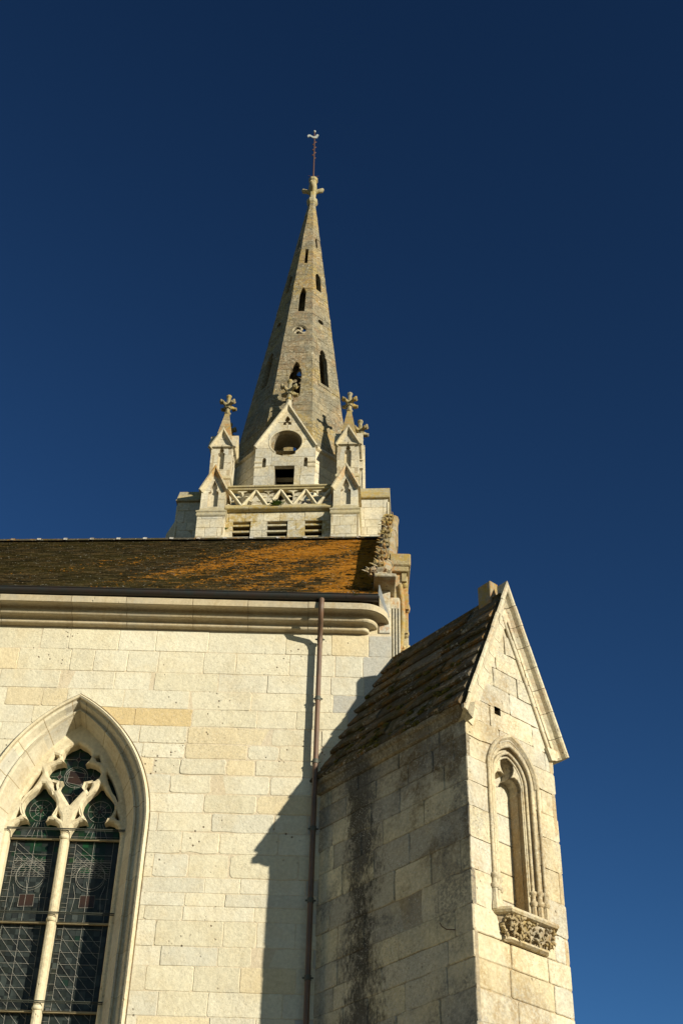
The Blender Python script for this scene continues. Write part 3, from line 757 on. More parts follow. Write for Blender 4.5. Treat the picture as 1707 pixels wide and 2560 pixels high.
for cx in (-LC, LC):
    c0 = XC+cx; l, r_ = c0-.24, c0+.24
    came(circ(c0, 7.79, .115)); came(circ(c0, 7.79, .06))
    for k in range(8):
        a = R(45*k); came([(c0+.025*math.cos(a), 7.79+.025*math.sin(a)), (c0+.115*math.cos(a), 7.79+.115*math.sin(a))])
    for dx in (-.11, -.05, .0, .05, .11): came([(c0+dx*.4, 7.66), (c0+dx, 7.50)])
    came([(l, 7.52), (r_, 7.52)])
    # borders
    came([(l+.055, ZB), (l+.055, 7.5)]); came([(r_-.06, ZB), (r_-.06, 7.5)]); came([(c0-.01, ZB), (c0-.01, 7.5)])
    zz = ZB
    while zz < 7.5:
        came([(l, zz), (l+.055, zz)]); zz += rg.choice((.04, .07, .1))
    came(circ(c0, 7.12, .135, 26), .0032); came(circ(c0, 6.55+.0, .0, 3)) if False else None
    for base in (7.12, 5.42):
        came(circ(c0, base-.02, .14, 26), .003)
        for k in range(9):
            z1 = base-.02+.022*k; came([(l+.055, z1), (r_-.06, z1+.002)], .0026)
            for j in range(6):
                x1 = l+.06+j*.048+rg.uniform(0, .02); came([(x1, z1), (x1+.018, z1+.022)], .0022)
    for k in range(3):
        came([(l+.055, 7.33-.07*k), (r_-.06, 7.33-.07*k)])
        came([(l+.07, 7.44-.06*k), (c0+.03, 7.28-.06*k), (r_-.08, 7.20-.06*k)])
    for zb_, zt_ in ((5.75, 6.62), (4.3, 5.0)):
        zz = zt_
        while zz > zb_:
            for sx0, sx1 in ((l+.055, c0-.01), (c0-.01, r_-.06)):
                came([(sx0, zz), (sx0+(sx1-sx0)*.35, zz-.075), (sx0+(sx1-sx0)*.75, zz-.16), (sx1, zz-.2)], .0026)
                came([(sx0, zz-.03), (sx1, zz-.03)], .0026)
            zz -= .112
    for zz in (6.86, 5.2):
        came([(c0-.071, zz-.062), (c0+.072, zz-.055), (c0+.07, zz+.062), (c0-.07, zz+.058), (c0-.071, zz-.062)], .0035)
        for sgn in (-1, 1):
            came([(c0+sgn*.15, zz+.16), (c0+sgn*.12, zz+.05), (c0+sgn*.14, zz-.12)], .0028); came([(c0+sgn*.07, zz+.03), (c0+sgn*.2, zz+.03)], .0028)
        came([(c0, zz+.06), (c0-.03, zz+.2)], .003)
cm.build('leading', M['came'], glo)
for k, zz in enumerate((7.533, 6.69, 5.865, 5.04, 4.2)):
    b = NB(); b.tube([(XC-.56, YT-.03, zz), (XC+.585, YT-.03, zz-.002)], .0065, 6, (.1, .1, .08)); b.tube([(XC-.56, YT-.03, zz-.014), (XC+.585, YT-.03, zz-.018)], .004, 6, (.1, .1, .08)); b.build('saddle_bar', M['bar'], wno)
    for cx in (-LC, LC):
        b = NB(); b.bbox((XC+cx-.247, YT+.085, zz-.066), (XC+cx+.247, YT+.11, zz-.046), .003); b.build('glazing_bar', M['ledge'], wno)
bk = NB(); bk.box((XC-.75, YG+.08, ZB-.1), (XC+.75, YG+.1, 9.0)); bk.build('window_lining', M['dark'], wno)
sill = NB((.6, .53, .37)); sill.loft([[Vector((x, y, zz)) for y, zz in ((-.06, ZB-.16), (-.06, ZB-.05), (.45, ZB+.06), (.45, ZB-.16))] for x in (XC-.86, XC+.86)], True, True); sill.build('window_sill', M['dressed'], wno)

# ================================================================== DIAGONAL BUTTRESS (local frame: x along front, y = depth behind front, z up)
PH = R(39.5)
BO = Vector((-.131+math.sin(PH)*1.985, -math.cos(PH)*1.985, 0))
but = thing('diagonal_buttress', 'tall gabled stone buttress with an empty trefoil niche set diagonally at the church corner', 'buttress', BO, PH)
BW = 1.13; UC = BW/2
PR = [8.085, 7.866, 7.67, 7.46, 7.228, 6.99, 6.70, 6.42, 6.12, 5.89, 5.683, 5.447]
z = 5.447
while z > .05: z = max(0, z-.262); PR.append(z)
PR = PR[::-1]
PRT = PR+[8.31, 8.52, 8.74, 8.95, 9.17, 9.40]
rb = random.Random(41)
EZ, AZ = 7.90, 9.36
fw = MB()
outer = [(.006, 0), (BW, 0), (BW, EZ), (UC+.01, AZ), (.006, EZ)]
NZ0, NZ1 = 6.13, 7.75
niche_outer = arch(.565, .285, 7.42, 7.80, 6.13, 12)
puthole = [(.385, 8.02), (.465, 8.02), (.465, 8.10), (.385, 8.10)]
def tint_pier(rng, u, v):
    c = rng.choice([(.61, .535, .37), (.60, .535, .39), (.63, .565, .42), (.58, .50, .335), (.55, .515, .42)]); k = rng.uniform(.94, 1.05)
    return tuple(q*k for q in c)
ashlar(fw, FRONT(), outer, [niche_outer, puthole], PRT, (.3, .62), rb, tint_pier, joint=.006, dep=.010, bev=.007, jit=.003, rad=.012, mortar=(.46, .36, .22))
for a, b, c, d in (((.385, 8.02), (.385, 8.10), 0, .12), ((.465, 8.02), (.465, 8.10), 0, .12), ((.385, 8.02), (.465, 8.02), 0, .12), ((.385, 8.10), (.465, 8.10), 0, .12)):
    fw.add([(a[0], c, a[1]), (b[0], c, b[1]), (b[0], d, b[1]), (a[0], d, a[1])], [(0, 1, 2, 3)], (.3, .24, .15))
fw.add([(.385, .12, 8.02), (.465, .12, 8.02), (.465, .12, 8.10), (.385, .12, 8.10)], [(0, 1, 2, 3)], (.1, .08, .05))
fw.build('front_wall', M['pier'], but)
sw = MB()
ashlar(sw, Fr((0, 0, 0), (0, -1, 0), (0, 0, 1)), [(-2.6, 0), (0, 0), (0, EZ-.02), (-2.6, EZ-.02)], [], PR, (.26, .72), rb, tint_flank, joint=.005, dep=.006, bev=.006, jit=.003, rad=.012, mortar=(.34, .28, .19), tilt=.008)
sw.build('flank_wall', M['flank'], but)
sw = MB()
ashlar(sw, Fr((BW, 0, 0), (0, 1, 0), (0, 0, 1)), [(0, 0), (2.4, 0), (2.4, EZ-.02), (0, EZ-.02)], [], PR, (.28, .6), rb, tint_pier, joint=.006, dep=.010, bev=.007, jit=.003, rad=.014, mortar=(.46, .36, .22))
sw.box((.06, .3, 0), (BW-.06, 2.3, EZ), (.4, .35, .25))
sw.build('far_flank_wall', M['pier'], but)
# --- niche
nb = MB((.62, .54, .37)); rn = random.Random(6)
ND = .20
tref = [(-.157, 6.10), (-.157, 7.33), (-.118, 7.345), (-.150, 7.385), (-.157, 7.43), (-.140, 7.48), (-.105, 7.505), (-.070, 7.505), (-.040, 7.495), (-.066, 7.53), (-.078, 7.575), (-.065, 7.625), (-.03, 7.665)]
tref = [(-.160, 6.10), (-.160, 7.36), (-.165, 7.40), (-.155, 7.445), (-.125, 7.48), (-.085, 7.49), (-.042, 7.472), (-.070, 7.512), (-.086, 7.56), (-.078, 7.615), (-.045, 7.665), (-.003, 7.715)]
tref = [(.565+x, zz) for x, zz in mirror(tref)]
# back wall in courses, inner jambs follow the trefoil outline
bz = [6.1]+[6.37, 6.62, 6.90, 7.17, 7.8]
for q0, q1 in zip(bz[:-1], bz[1:]):
    t = tint_pier(rn, 0, 0)
    nb.bbox((.565-.19, ND, q0+.003), (.565+.19, ND+.04, q1-.003), .005, t)
tb = [(x, zz) for x, zz in tref]
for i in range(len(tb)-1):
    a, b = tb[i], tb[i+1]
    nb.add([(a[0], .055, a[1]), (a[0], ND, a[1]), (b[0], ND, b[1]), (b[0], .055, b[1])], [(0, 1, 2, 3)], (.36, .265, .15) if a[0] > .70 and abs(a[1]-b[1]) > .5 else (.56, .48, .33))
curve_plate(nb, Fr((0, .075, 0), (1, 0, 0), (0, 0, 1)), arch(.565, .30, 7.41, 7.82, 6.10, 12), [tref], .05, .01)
# splayed mouldings between wall face and trefoil plate: two rolls and a hollow
p1 = arch(.565, .285, 7.42, 7.80, 6.36, 12)
sweep(nb, p1, [(.0, -.06), (.0, -.002), (.02, -.012), (.035, -.035), (.06, -.05), (.075, -.058), (.1, -.064)], FRONT())
for off, rad, dep_ in ((.030, .017, .012), (.078, .015, .036), (.105, .010, .05)):
    P = arch(.565, .285-off, 7.42, 7.80-off*1.35, 6.40, 12)
    nb.tube([(x, dep_, zz) for x, zz in P], rad, 9)
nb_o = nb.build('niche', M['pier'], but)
hm = MB((.62, .54, .37)); P = arch(.565, .31, 7.42, 7.85, None, 12)
sweep(hm, P, [(.03, -.02), (.03, .004), (.012, .026), (-.006, .03), (-.016, .018), (-.018, -.02)], FRONT())
hm.build('hood_mould', M['pier'], nb_o)
for sgn in (-1, 1):
    cb = MB((.6, .52, .36)); x = .565+sgn*.262
    cb.tube([(.565+sgn*.308, -.012, 6.44), (.565+sgn*.308, -.012, 7.46)], .016, 9)
    for off, dep_, rr_ in ((.030, .010, .026), (.080, .034, .022), (-.02, -.008, .024)):
        xx = .565+sgn*(.285-off)
        cb.lathe((xx, dep_, 6.41), [(.5*rr_, .045), (rr_*1.3, .035), (rr_*1.5, .02), (rr_*1.3, .005), (rr_*.9, -.005), (rr_*.95, -.045), (rr_*1.5, -.06), (rr_*1.6, -.075), (rr_*1.1, -.095)], 10, None, True)
        cb.lathe((xx, dep_, 6.13), [(rr_*1.7, 0), (rr_*1.6, .04), (rr_*1.1, .09), (rr_*.9, .19)], 6)
    cb.build('colonnette', M['pier'], nb_o)
# carved sill corbel
sc = MB((.58, .49, .33)); 
def sillring(z, x0, x1, d, c):
    return [Vector(p) for p in ((x0, .02, z), (x0, -.012, z), (x0+c, -d, z), (x1-c, -d, z), (x1, -.012, z), (x1, .02, z))]
sc.loft([sillring(6.155, .255, .93, .10, .075), sillring(6.14, .228, .955, .135, .09), sillring(6.118, .222, .96, .14, .09), sillring(6.10, .235, .95, .128, .085), sillring(6.092, .26, .92, .105, .08)], True, True)
sc.loft([sillring(6.094, .27, .91, .085, .07), sillring(6.06, .275, .905, .08, .07), sillring(5.97, .315, .865, .035, .05), sillring(5.925, .345, .835, .02, .03)], True, True, (.40, .32, .21))
sc.loft([sillring(5.932, .335, .845, .04, .04), sillring(5.922, .322, .858, .055, .05), sillring(5.905, .322, .858, .058, .05), sillring(5.89, .345, .835, .03, .03)], True, True)
sc.build('sill_corbel', M['carved'], nb_o)
ri = random.Random(19)
fo = MB((.40, .32, .20))
for i in range(95):
    x = .275+.63*ri.random(); zz = ri.uniform(5.945, 6.085); f = (6.09-zz)/.15
    yb = -(.098-.05*f)
    if x < .34: yb *= .35+.65*(x-.27)/.07
    if x > .84: yb *= .35+.65*(.91-x)/.07
    s_ = ri.uniform(.011, .026); a = ri.uniform(0, 6.28)
    p = Vector((x+(.02*f if x < .5 else -.02*f), yb, zz))
    d = Vector((math.cos(a)*.9, -.6, math.sin(a)*.8)).normalized()
    tt = vary(ri, (.42, .33, .19), .65, 1.2)
    if i % 3: leaf3 = [p+Vector((0, .015, 0)), p+d*s_*.7, p+d*s_*1.3+Vector((ri.gauss(0, .008), -.002, -.008)), p+d*s_*1.8+Vector((ri.gauss(0, .008), .006, -.02))]
    else: leaf3 = [p+Vector((0, .02, 0)), p+Vector((0, -.004, .004)), p+Vector((.004, -.014, -.004)), p+Vector((.008, -.012, -.016))]
    fo.tube(leaf3, [s_*.45, s_*.7, s_*.55, s_*.12], 6, tt)
fo.build('carved_foliage', M['carved'], nb_o)
# --- roof of stone slabs in stepped courses
rs = MB((.085, .075, .05)); rq = random.Random(14)
eL, rg_ = (-.035, 7.965), (UC-.01, 9.40)
eR = (BW+.145, 7.965)
for side, e in ((0, eL), (1, eR)):
    sv = Vector((rg_[0]-e[0], 0, rg_[1]-e[1])); L_ = sv.length; sv.normalize(); nn = Vector((-sv.z, 0, sv.x)) if side == 0 else Vector((sv.z, 0, -sv.x))
    if nn.x > 0 and side == 0: nn = -nn
    if nn.x < 0 and side == 1: nn = -nn
    if nn.z < 0: nn = -nn
    ncr = 9
    for i in range(ncr):
        d0 = L_*i/ncr-.012; d1 = L_*(i+1)/ncr+.03
        y = -.025
        while y < 2.25:
            wv = rq.uniform(.28, .75); y1 = min(y+wv, 2.3)
            th = rq.uniform(.034, .060); jl = rq.gauss(0, .008)
            k = rq.uniform(.55, 1.35); t = tuple(q*k for q in rq.choice([(.12, .095, .06), (.14, .115, .08), (.085, .068, .045)]))
            ny = 5
            ringsA = []
            for m in range(ny+1):
                yy = y+.003+(y1-y-.006)*m/ny; dj = rq.gauss(0, .011)
                b = Vector((e[0], yy, e[1]))
                ringsA.append([b+sv*(d0+jl+dj)+nn*.0, b+sv*(d0+jl+dj-.004)+nn*(th*.7), b+sv*(d0+jl+dj+.012)+nn*(th+rq.gauss(0, .002)), b+sv*(d0+(d1-d0)*.5)+nn*(th*.62+rq.gauss(0, .002)), b+sv*d1+nn*.008, b+sv*d1-nn*.01])
            rs.loft(ringsA, True, True, t)
            y = y1
    rs.add([Vector((e[0], .1, e[1]))-nn*.012, Vector((e[0], 2.3, e[1]))-nn*.012, Vector((rg_[0], 2.3, rg_[1]))-nn*.012, Vector((rg_[0], .1, rg_[1]))-nn*.012], [(0, 1, 2, 3)])
rs.tube([(rg_[0], .12, rg_[1]+.01), (rg_[0], 2.3, rg_[1]+.01)], .03, 8, (.1, .08, .05), False)
rso = rs.build('slab_roof', M['slab'], but)
mo = MB((.05, .05, .02))
for i in range(70):
    f = min(1, abs(rq.gauss(.1, .16))); y = rq.uniform(.15, 1.75); f = f if rq.random() < .75 else rq.random()
    sv = Vector((rg_[0]-eL[0], 0, rg_[1]-eL[1])); nn = Vector((-sv.z, 0, sv.x)).normalized()
    p = Vector((eL[0], y, eL[1]))+sv*f+nn*.035; r = rq.uniform(.012, .035)
    mo.loft([[p+sv.normalized()*r*math.cos(a)*s_*1.0+Vector((0, 1, 0))*r*1.7*math.sin(a)*s_+nn*h*r for a in [k*math.pi/4+rq.gauss(0, .1) for k in range(8)]] for s_, h in ((1, -.3), (.85, .25), (.45, .5))], True, True)
mo_ = mo.build('moss', M['moss'], rso); mo_['kind'] = 'stuff'
# eave moulding on the flank
em = MB((.34, .29, .2))
for y0, y1 in ((-.004, .42), (.425, .9), (.905, 1.38), (1.385, 2.3)):
    em.loft([[Vector((-p, y, q)) for p, q in ((0, 7.97), (.066, 7.965), (.07, 7.935), (.06, 7.915), (.045, 7.905), (.035, 7.87), (.032, 7.835), (.02, 7.825), (0, 7.82))] for y in (y0, y1)], True, True, vary(rq, (.36, .3, .2), .8, 1.1))
em.build('eave_moulding', M['flank'], but)
# raking copings of the gable front, built of stones, with an under-roll
gc = MB((.6, .53, .37))
ap = Vector((UC+.015, 0, 9.56)); 
for sgn, e in ((-1, Vector((-.098, 0, 7.87))), (1, Vector((BW+.125, 0, 7.88)))):
    dv = (ap-e); Lc = dv.length; dv.normalize(); nn = Vector((-dv.z*(1 if sgn < 0 else -1), 0, dv.x*(1 if sgn < 0 else -1)))
    ts = [-.012, .10, .24, .37, .49, .61, .73, .845, 1.0]
    for a, b in zip(ts[:-1], ts[1:]):
        jx = rq.gauss(0, .004)
        # profile: (normal offset, y)
        pr = [(.0, .05), (.0, -.085), (-.014, -.10), (-.034, -.10), (-.046, -.085), (-.058, -.045), (-.085, -.018), (-.11, -.012), (-.115, .05)] if sgn > 0 else [(-.10, .08), (-.075, .02), (.0, -.088), (-.012, -.10), (-.04, -.097), (-.075, -.05), (-.12, -.018), (-.2, -.011), (-.2, .07)]
        rings = []
        for f in (a+.0015, b-.0015):
            p = e+dv*Lc*f
            rings.append([p+nn*(q+jx)+Vector((0, y, 0)) for q, y in pr])
        if b == 1.0: rings[-1] = [ap+Vector((0, 0, q*1/max(.3, abs(nn.z))))+Vector((0, y, 0)) for q, y in pr]
        gc.loft(rings, True, True, vary(rq, (.67, .60, .43), .94, 1.05))
    if sgn > 0:
        rl = [e+dv*Lc*f+nn*(-.165)+Vector((0, -.012, 0)) for f in (.05, .3, .6, .86)]
        gc.tube(rl, .016, 8)
    # kneeler with a cove below
    bx = 0 if sgn < 0 else BW
    if sgn > 0:
        ring = [Vector((e.x, 0, e.z+.03)), Vector((e.x, 0, e.z-.02)), Vector((e.x-.028, 0, e.z-.032)), Vector((e.x-.06, 0, e.z-.022)), Vector((e.x-.085, 0, e.z-.035)), Vector((bx, 0, e.z-.075)), Vector((bx-.05, 0, e.z-.09)), Vector((bx-.10, 0, e.z+.03))]
        ys = (-.035, .11)
    else:
        ring = [Vector((e.x+.004, 0, e.z+.03)), Vector((e.x+.004, 0, e.z-.012)), Vector((e.x+.02, 0, e.z-.028)), Vector((e.x+.045, 0, e.z-.022)), Vector((e.x+.06, 0, e.z-.05)), Vector((.01, 0, e.z-.085)), Vector((.05, 0, e.z+.1))]
        ys = (-.09, -.06)
        back = [Vector((max(p.x, .0)+.004, .02, p.z)) for p in ring]
        gc.loft([[p+Vector((0, -.09, 0)) for p in ring], [p+Vector((0, -.07, 0)) for p in ring], back], True, True, (.62, .55, .40))
    gc.loft([[p+Vector((0, y, 0)) for p in ring] for y in ys], True, True, (.66, .60, .44))
gc.build('gable_coping', M['rake'], but)
fb = MB((.24, .19, .12)); fb.bbox((UC-.045, .085, 9.28), (UC+.07, .26, 9.63), .008)
fb.build('apex_block', M['gablestone'], but)
hk = MB((.12, .06, .04)); hk.tube([(-.005, .20, 5.95), (-.03, .22, 5.95), (-.035, .27, 5.965), (-.03, .33, 6.01), (-.02, .36, 6.05)], .004, 6)
hk.build('iron_hook', M['rust'], but)

# ================================================================== GUTTER + DOWNPIPE
gt = thing('roof_gutter', 'dark half round metal gutter along the eaves of the nave roof', 'gutter', (-4, -.37, 9.98))
GB = Vector((-4, -.37, 9.98))
gm = MB((.1, .1, .1)); xs = [-9+.0]
def gz(x): return 9.972+.016*(x+4)/4.4+.002*math.sin(x*1.7)
xx = [-9+.62*i for i in range(16)]; xx = [x for x in xx if x < .35]+[.41]
rings = []
for x in xx:
    rings.append([Vector((x, -.292-.042*math.cos(t), gz(x)-.046*math.sin(t)))-GB for t in [math.pi*(-.06+1.06*k/12) for k in range(13)]])
gm.loft(rings, False, False, None, True)
gm.loft([[p+(Vector((0, .004, .0)) if True else p) for p in r] for r in rings], False, False, None, True)
gm.add(rings[-1], [tuple(range(13))])
gm.tube([r[0]+Vector((0, -.002, .002)) for r in rings], .007, 6)
gm.build('trough', M['gutter'], gt)
for x in [-8.6+.62*i for i in range(15)]:
    if x > .38: continue
    b = MB((.1, .1, .1)); c = Vector((x, -.292, gz(x)))-GB
    b.loft([[c+Vector((dx, -.0445*math.cos(t), -.0485*math.sin(t))) for t in [math.pi*(-.03+1.03*k/12) for k in range(13)]] for dx in (-.007, .007)], False, False, None, True)
    b.build('joint_strap', M['gutter'], gt)
dp = thing('downpipe', 'brown metal downpipe with clamped brackets running down the pale stone wall', 'downpipe', (-.19, -.075, 0))
dpo = Vector((-.19, -.075, 0))
pm = MB((.12, .07, .05))
neck = [(-.184, -.292, 9.945), (-.184, -.302, 9.89), (-.186, -.305, 9.83), (-.187, -.275, 9.77), (-.188, -.20, 9.715), (-.19, -.125, 9.66), (-.19, -.088, 9.60), (-.19, -.075, 9.54)]
pm.tube([Vector(p)-dpo for p in neck], [.031, .029, .029, .028, .028, .028, .028, .027], 14)
pm.tube([(0, 0, 9.56), (0, 0, 5.0), (0, 0, .05)], .0255, 14)
pm.build('pipe', M['pipe'], dp)
for zz in (9.585, 8.865, 8.15, 7.435, 6.725, 6.01, 5.3, 4.6, 3.9, 3.2, 2.5, 1.8, 1.1):
    b = MB((.1, .1, .08))
    b.lathe((0, 0, zz), [(.026, -.024), (.031, -.022), (.031, -.013), (.029, -.012), (.029, .012), (.031, .013), (.031, .022), (.026, .024)], 14)
    for sg in (-1, 1): b.bbox((sg*.028 if sg > 0 else -.05, -.006, zz-.008), (.05 if sg > 0 else -.028, .006, zz+.008), .002)
    b.box((-.006, .028, zz-.006), (.006, .072, zz+.006))
    b.build('pipe_clamp', M['clamp'], dp)

# ================================================================== BELL TOWER (local frame u, v, z)
PS = R(4)
TO = Vector((-1.539, 18, 0))
tow = thing('bell_tower', 'square stone bell tower with pinnacles, an openwork parapet and a tall octagonal spire', 'tower', TO, -PS)
UCN = -.225
rt = random.Random(9)
core = MB((.5, .45, .33))
core.box((UCN-2.25, .5, 0), (UCN+2.25, 5.0, 24.0)); core.box((UCN-1.55, .3, 0), (UCN+1.55, .6, 22.4))
core.box((UCN-2.2, 4.4, 23.99), (UCN+2.2, 5.0, 26.3)); core.box((UCN-2.25, .5, 23.99), (UCN-1.9, 4.4, 26.3)); core.box((UCN+1.9, .5, 23.99), (UCN+2.25, 4.4, 26.3))
core.build('tower_core', M['tower'], tow)
TR = [22.3+.27*i for i in range(60)]
# belfry wall with three louvred openings
bw = MB()
ops = [(-1.515, -1.005), (-.54, .04), (.52, 1.01)]
holes = [[(a, 22.6), (b, 22.6), (b, 25.655), (a, 25.655)] for a, b in ops]
rows = [22.3, 22.55, 22.8, 23.05, 23.3, 23.6, 23.9, 24.2, 24.5, 24.76, 25.02, 25.34, 25.66, 25.99]
ashlar(bw, FRONT(0), [(-1.78, 22.3), (1.32, 22.3), (1.32, 25.99), (-1.78, 25.99)], holes, rows, (.45, .8), rt, tint_pale, joint=.010, dep=.012, bev=.01, jit=.004, rad=.015, mortar=(.33, .28, .19), thick=.42)
bw.build('belfry_wall', M['belfry'], tow)
for a, b in ops:
    lv = MB((.48, .43, .3))
    zz = 22.75
    while zz < 25.66:
        lv.loft([[Vector((x, y, q)) for y, q in ((.03, zz-.035), (.03, zz+.025), (.36, zz+.20), (.36, zz+.14))] for x in (a+.004, b-.004)], True, True, vary(rt, (.5, .45, .31), .85, 1.1))
        zz += .215
    lo_ = lv.build('louvre', M['belfry'], tow)
    dk = MB(); dk.box((a-.02, .40, 22.5), (b+.02, .43, 25.7)); dk.build('louvre_backing', M['dark'], lo_)
# string course under the parapet and parapet
st = MB((.5, .44, .28))
x = -1.76
while x < 1.28:
    x1 = min(x+rt.uniform(.5, .9), 1.30)
    st.loft([[Vector((xx, -p, q)) for p, q in ((-.1, 26.24), (.03, 26.24), (.04, 26.20), (.15, 26.06), (.155, 26.035), (.13, 26.01), (.06, 25.99), (-.1, 25.985))] for xx in (x+.003, x1-.003)], True, True, vary(rt, (.40, .34, .18), .85, 1.1))
    x = x1
st.build('string_course', M['string'], tow)
pa = MB((.60, .54, .38))
x = -1.76
rail = [(-.16, 26.95), (.05, 26.95), (.08, 26.93), (.08, 26.88), (.04, 26.86), (.03, 26.83), (.05, 26.82), (.05, 26.80), (.0, 26.785), (-.11, 26.785), (-.16, 26.86)]
while x < 1.28:
    x1 = min(x+rt.uniform(.6, 1.0), 1.30)
    pa.loft([[Vector((xx, -p, q)) for p, q in rail] for xx in (x+.002, x1-.002)], True, True, (.37, .31, .17)); x = x1
pks = [-1.69, -.93, -.215, .50, 1.21]; bts = [-1.315, -.575, .14, .835]
zT, zB_ = 26.80, 26.22
def bar(p, q, wd=.055, y0=-.01, y1=.10):
    p, q = Vector((p[0], 0, p[1])), Vector((q[0], 0, q[1])); d = (q-p).normalized(); nn = Vector((-d.z, 0, d.x))
    pa.loft([[c+nn*wd+Vector((0, y1, 0)), c+nn*wd*.75+Vector((0, y0, 0)), c+nn*.2*wd+Vector((0, y0-.03, 0)), c-nn*.2*wd+Vector((0, y0-.03, 0)), c-nn*wd*.75+Vector((0, y0, 0)), c-nn*wd+Vector((0, y1, 0))] for c in (p, q)], True, True, (.62, .56, .40))
seq = [pks[0], bts[0], pks[1], bts[1], pks[2], bts[2], pks[3], bts[3], pks[4]]
for i in range(8):
    up = i % 2 == 0
    A = (seq[i], zT if up else zB_); B = (seq[i+1], zB_ if up else zT)
    bar(A, B)
    m = Vector(((A[0]+B[0])/2, 0, (A[1]+B[1])/2)); d = Vector((B[0]-A[0], 0, B[1]-A[1])).normalized(); nn = Vector((-d.z, 0, d.x))
    if nn.z < 0: nn = -nn
    for sg in (-1, 1):      # cusps on the bars
        c = m-Vector((0, 0, .06)) if sg < 0 else m+Vector((0, 0, .04))
        dirs = nn*sg; t_ = d if d.z*sg < 0 else -d
        pa.tube([c+dirs*.04+Vector((0, .03, 0)), c+dirs*.09+t_*.015+Vector((0, .03, 0)), c+dirs*.135+t_*.06+Vector((0, .03, 0))], [.035, .03, .012], 7, (.62, .56, .4))
for b in bts+[-.575]:
    pa.loft([[Vector((b+sx, yy, q)) for sx, q in ((-.17, 26.79), (-.10, 26.755), (-.035, 26.735), (-.018, 26.68), (0, 26.64), (.018, 26.68), (.035, 26.735), (.10, 26.755), (.17, 26.79))] for yy in (0, .09)], True, True, (.62, .56, .4))
for p in pks:
    pa.loft([[Vector((p+sx, yy, q)) for sx, q in ((-.2, 26.21), (-.11, 26.25), (-.05, 26.28), (0, 26.32), (.05, 26.28), (.11, 26.25), (.2, 26.21))] for yy in (0, .09)], True, True, (.62, .56, .4))
pa.build('openwork_parapet', M['tower'], tow)

def gable_front(mb, fr, x0, x1, ze, za, over, depth, tint, cop=.06, proj=.06):
    """raking copings on a little gable: fr(u, z, n)"""
    xm = (x0+x1)/2
    for sg, xe in ((-1, x0-over), (1, x1+over)):
        zE = ze-.02-over*.6
        a = Vector((xe, zE)); b = Vector((xm, za)); d = (b-a).normalized(); nn = Vector((-d.y, d.x)) if sg < 0 else Vector((d.y, -d.x))
        if nn.y < 0: nn = -nn
        pr = [(0, -depth), (0, proj), (-cop*.45, proj+.01), (-cop*.8, proj*.6), (-cop, proj*.2), (-cop*1.4, .005), (-cop*1.4, -depth)]
        r0 = [fr(a.x+nn.x*q, a.y+nn.y*q, h) for q, h in pr]
        r1 = [fr(xm, b.y+q/nn.y, h) for q, h in pr]
        mb.loft([r0, r1], True, True, tint)
def small_niche(xc, w_, z0, zs, za):
    P = [(-w_, z0), (-w_, zs), (-w_*.5, zs+w_*.35), (-w_*.72, zs+w_*.95), (-w_*.55, zs+w_*1.7), (-.0, za)]
    P = P[:-1]; P = P+[(0, za)]+[(-x, q) for x, q in P[::-1]]
    return [(xc+x, q) for x, q in P]
def finial(mb, c, h, rot=R(45), tint=(.23, .195, .095), top=True):
    """stone cross finial: collar, stem, four curled leaf arms, knob"""
    c = Vector(c); s_ = h/.8
    mb.lathe(c, [(.085*s_, -.03), (.105*s_, 0), (.105*s_, .03*s_), (.07*s_, .05*s_), (.062*s_, .2*s_), (.075*s_, .36*s_), (.085*s_, .44*s_), (.07*s_, .52*s_), (.058*s_, .66*s_), (.07*s_, .70*s_), (.085*s_, .72*s_), (.085*s_, .78*s_), (.03*s_, .80*s_)], 8, tint)
    for k in range(4):
        a = rot+math.pi/2*k; d = Vector((math.cos(a), math.sin(a), 0)); sd = Vector((-d.y, d.x, 0)); zz = Vector((0, 0, 1))
        pts = [c+d*.03*s_+zz*.26*s_, c+d*.10*s_+zz*.35*s_, c+d*.17*s_+zz*.37*s_, c+d*.235*s_+zz*.365*s_, c+d*.28*s_+zz*.385*s_, c+d*.30*s_+zz*.45*s_]
        mb.tube(pts, [.085*s_, .066*s_, .056*s_, .062*s_, .07*s_, .025*s_], 7, tint)
        for sg in (-1, 1):
            mb.tube([c+d*.22*s_+zz*.38*s_, c+d*.25*s_+sd*sg*.06*s_+zz*.34*s_, c+d*.27*s_+sd*sg*.085*s_+zz*.38*s_], [.045*s_, .042*s_, .015*s_], 7, tint)

